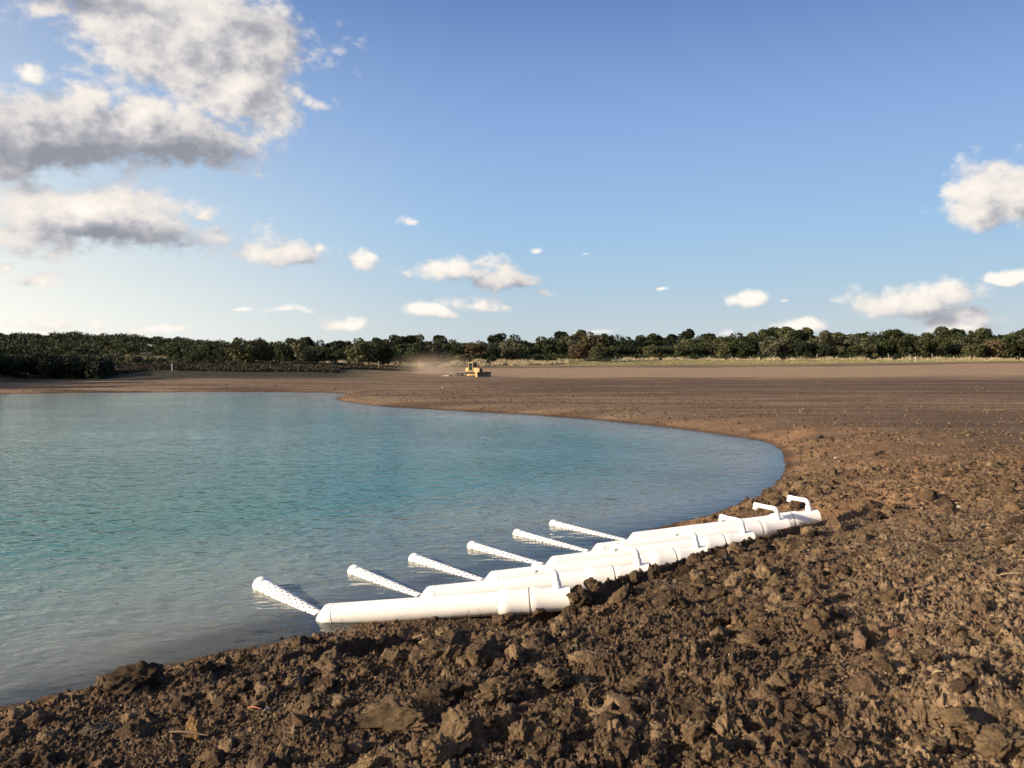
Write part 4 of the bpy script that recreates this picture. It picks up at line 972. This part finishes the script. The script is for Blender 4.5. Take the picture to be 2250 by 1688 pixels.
# blade: concave plate with angled end wings
b = MB(); W2 = 1.75; prof_ = [(2.34,.0),(2.20,.18),(2.14,.42),(2.17,.68),(2.28,.95)]
ys_ = [-W2-.30,-W2+.15,0,W2-.15,W2+.30]; fwd = [.42,0,0,0,.42]
for k_ in range(4):
    for q in range(4):
        (xa,za),(xb,zb) = prof_[q], prof_[q+1]; y0_,y1_ = ys_[k_],ys_[k_+1]; f0_,f1_ = fwd[k_],fwd[k_+1]
        b.hexa([(xa+f0_-.06,y0_,za),(xa+f0_,y0_,za),(xa+f1_,y1_,za),(xa+f1_-.06,y1_,za),(xb+f0_-.06,y0_,zb),(xb+f0_,y0_,zb),(xb+f1_,y1_,zb),(xb+f1_-.06,y1_,zb)])
bl = b.build('blade', simple('blade_shade_brown', (.16,.11,.07), .6, .2, var=.35), bd)  # dark brown puts the shade of the blade face into its colour
b = MB(); b.hexa([(2.30,-2.06,.0),(2.78,-2.10,.0),(2.78,-2.06,.0),(2.30,-1.62,.0),(2.20,-2.06,.95),(2.72,-2.10,.95),(2.72,-2.06,.95),(2.20,-1.62,.95)]); b.build('end_plate', M_yel, bl)
b = MB(); b.box(2.33,2.39,-W2+.15,W2-.15,-.02,.12); b.build('cutting_edge', M_steel, bl)
# towed drag: tongue, two pairs of wheels, raised frame and drag beam
tx, ty = at(1000, 141.5); tz = gz(tx, ty)
td = empty('towed_drag', (tx, ty, tz), R(-8)); tag(td, 'dusty steel drag frame on small wheels towed behind the bulldozer', 'towed drag')
b = MB(); b.tube([(1.9,0,.55),(.4,0,.62),(-.4,.0,.5)], .06, 8); b.tube([(.4,.7,.5),(.4,-.7,.5)], .06, 8); b.tube([(.4,.55,.5),(-1.1,.55,.45)], .06, 8); b.tube([(.4,-.55,.5),(-1.1,-.55,.45)], .06, 8); b.build('frame', M_steel, td)
for wx_ in (.62, 1.12):
    for sy_ in (-1, 1):
        b = MB(); b.tube([(wx_, sy_*.72, .30),(wx_, sy_*.92, .30)], .29, 18); w_ = b.build('wheel', M_tyre, td)
        b = MB(); b.tube([(wx_, sy_*.93, .30),(wx_, sy_*.945, .30)], .14, 12); b.build('rim', M_steel, w_)
b = MB(); b.tube([(-.9,.4,.5),(.1,.1,1.25)], .04, 8); b.tube([(-.9,-.4,.5),(.1,-.1,1.25)], .04, 8); b.tube([(.1,.1,1.25),(.1,-.1,1.25)], .04, 8); b.build('mast', M_steel, td)
b = MB(); b.box(-2.2,-.85,-1.1,1.1,.04,.22,.02,.05); b.box(-2.2,-2.1,-1.1,1.1,.22,.34); b.build('drag_beam', simple('dusty_pale_steel', (.40,.34,.27), .7), td)

# dust kicked up behind it
m = bpy.data.materials.new('dust'); m.use_nodes = True; m.node_tree.nodes.clear(); t = NT(m.node_tree)
o_ = t.n('ShaderNodeOutputMaterial'); pv = t.n('ShaderNodeVolumePrincipled'); pv.inputs['Color'].default_value = (.80,.66,.50,1)
tc = t.n('ShaderNodeTexCoord').outputs['Object']; gpos = t.n('ShaderNodeNewGeometry').outputs['Position']
ln_ = t.vec('LENGTH', tc); fall = t.rng(ln_, .15, .98, 1, 0, True); nn = t.rng(t.noise(gpos, .28, 4, .6).outputs['Fac'], .38, .68, 0, 1)
t.L.new(t.math('MULTIPLY', t.math('MULTIPLY', fall, nn), .09), pv.inputs['Density']); t.L.new(pv.outputs[0], o_.inputs['Volume'])
v, f = ICO[3]; me = mesh_np('dust_cloud', v, f); dc = link('dust_cloud', me, m); x, y = at(950, 150); dc.location = (x, y, 1.4); dc.scale = (10.5, 12, 4.2); dc.rotation_euler = (0,0,.3)
tag(dc, 'thin tan dust hanging behind the bulldozer', kind='stuff')
sc.cycles.volume_step_rate = 2.0; sc.cycles.volume_max_steps = 64

# ------------------------------------------------------------------ bark, sticks and twigs on the bank
M_bk = simple('curved_bark', (.10,.058,.032), .85, var=.6, scale=14, bump=.03); M_red = simple('reddish_stick', (.40,.14,.07), .7, var=.25, scale=20); M_straw = simple('straw', (.42,.33,.19), .8); M_twig = simple('twig', (.10,.065,.04), .85, var=.3, scale=20)
p = guess(1925, 1432); b = MB(); n_ = 16; zc_ = gzd(p.x, p.y)
for q in range(n_):
    a_ = math.pi*(.42+.80*q/(n_-1)); rr_ = .17; hh_ = .11*math.sin(math.pi*min(1, (q+2.0)/(n_+2)))**.6+.012*math.sin(q*2.7)
    for (dr, zz) in ((0,-.03),(.006,hh_*.6),(-.01,hh_),(-.026,hh_*.97),(-.02,hh_*.5),(-.026,-.03)):
        b.v.append((math.cos(a_)*(rr_+dr), math.sin(a_)*(rr_+dr)*.75, zz))
for q in range(n_-1):
    for k_ in range(5): i0 = q*6+k_; b.f.append((i0, i0+1, i0+7, i0+6)); b.mi.append(0)
b.f += [(0,1,2,3,4,5), tuple((n_-1)*6+k_ for k_ in (5,4,3,2,1,0))]; b.mi += [0,0]
o = b.build('bark_piece', M_bk); o.location = (p.x+.06, p.y+.1, zc_+.02); o.rotation_euler = (R(-8), R(6), 0); tag(o, 'curved strip of bark standing on edge on the bank', 'bark')
def stick(px0, py0, px1, py1, r, m, name, cat, label, lift=.02, bend=.01):
    a_, c_ = guess(px0, py0), guess(px1, py1); a_.z = gzd(a_.x, a_.y)+lift; c_.z = gzd(c_.x, c_.y)+lift; k_ = (a_+c_)/2+Vector((0,0,bend)); b = MB()
    b.tube([a_, a_.lerp(k_, .5)+Vector((0,0,bend*.4)), k_, k_.lerp(c_, .5), c_], [r*.7, r, r, r*.8, r*.4], 7); o = b.build(name, m, None, True); tag(o, label, cat); return o
stick(1733,1248,1785,1240,.007,M_red,'stick','stick','longer reddish stick lying on the heap below the uppermost pipe',.05)
stick(1792,1302,1822,1296,.005,M_red,'stick','stick','shorter thin red stick below the longer reddish one',.04)
stick(2046,1538,2070,1562,.004,M_straw,'straw','straw','pale straw sticking up near the lower right of the bank',.05)
stick(2190,1276,2250,1274,.004,M_straw,'straw','straw','long pale straw at the right edge of the bank',.04)
stick(372,1630,458,1632,.009,M_twig,'twig','twig','dark straight twig lying below the ochre rock',.03)
stick(545,1567,575,1566,.005,M_red,'twig','twig','short reddish twig in the middle of the lower bank',.03)
stick(2160,903,2210,903,.02,M_straw,'stick','stick','pale stick lying on the gravelly ground at the far right',.04)
stick(1148,1330,1140,1308,.008,M_twig,'dead_stalk','stalk','dark dead stalk standing against the lowest pipe',.02).rotation_euler = (0,0,0)
stick(1334,1275,1325,1262,.008,M_twig,'dead_stalk','stalk','dark dead stalk standing against the second pipe',.02)
def stone(px, py, s_, key, label, seed):
    p = guess(px, py); me = clod_mesh(seed, 4, .55, .05, .7, 'stone'); o = link('stone', me, RM[key]); o.scale = (s_*1.3, s_, s_*.8); o.rotation_euler = (.1,.15,seed); o.location = (p.x, p.y, gzd(p.x, p.y)+s_*.4); tag(o, label, 'stone')
stone(585,1561,.028,'pale','flat white stone beside the short reddish twig',3001)
stone(685,1598,.030,'ochre','small tan stone below the flat white one',3002)
stone(1125,1568,.038,'grey','rounded grey stone near the tall brown clod',3003)
stone(1243,1632,.035,'ochre','pale tan stone low on the bank, right of the brown clods',3004)
stone(1706,1565,.03,'pale','whitish stone set into the long tan slab',3005)
stone(1606,1377,.03,'ochre','small orange stone above the flat cracked slab',3006)
stone(1836,1014,.07,'pale','white stone on the orange margin past the pond end',3007)
stone(2108,1118,.05,'pale','pale stone on the gravel upslope of the uppermost pipe',3008)
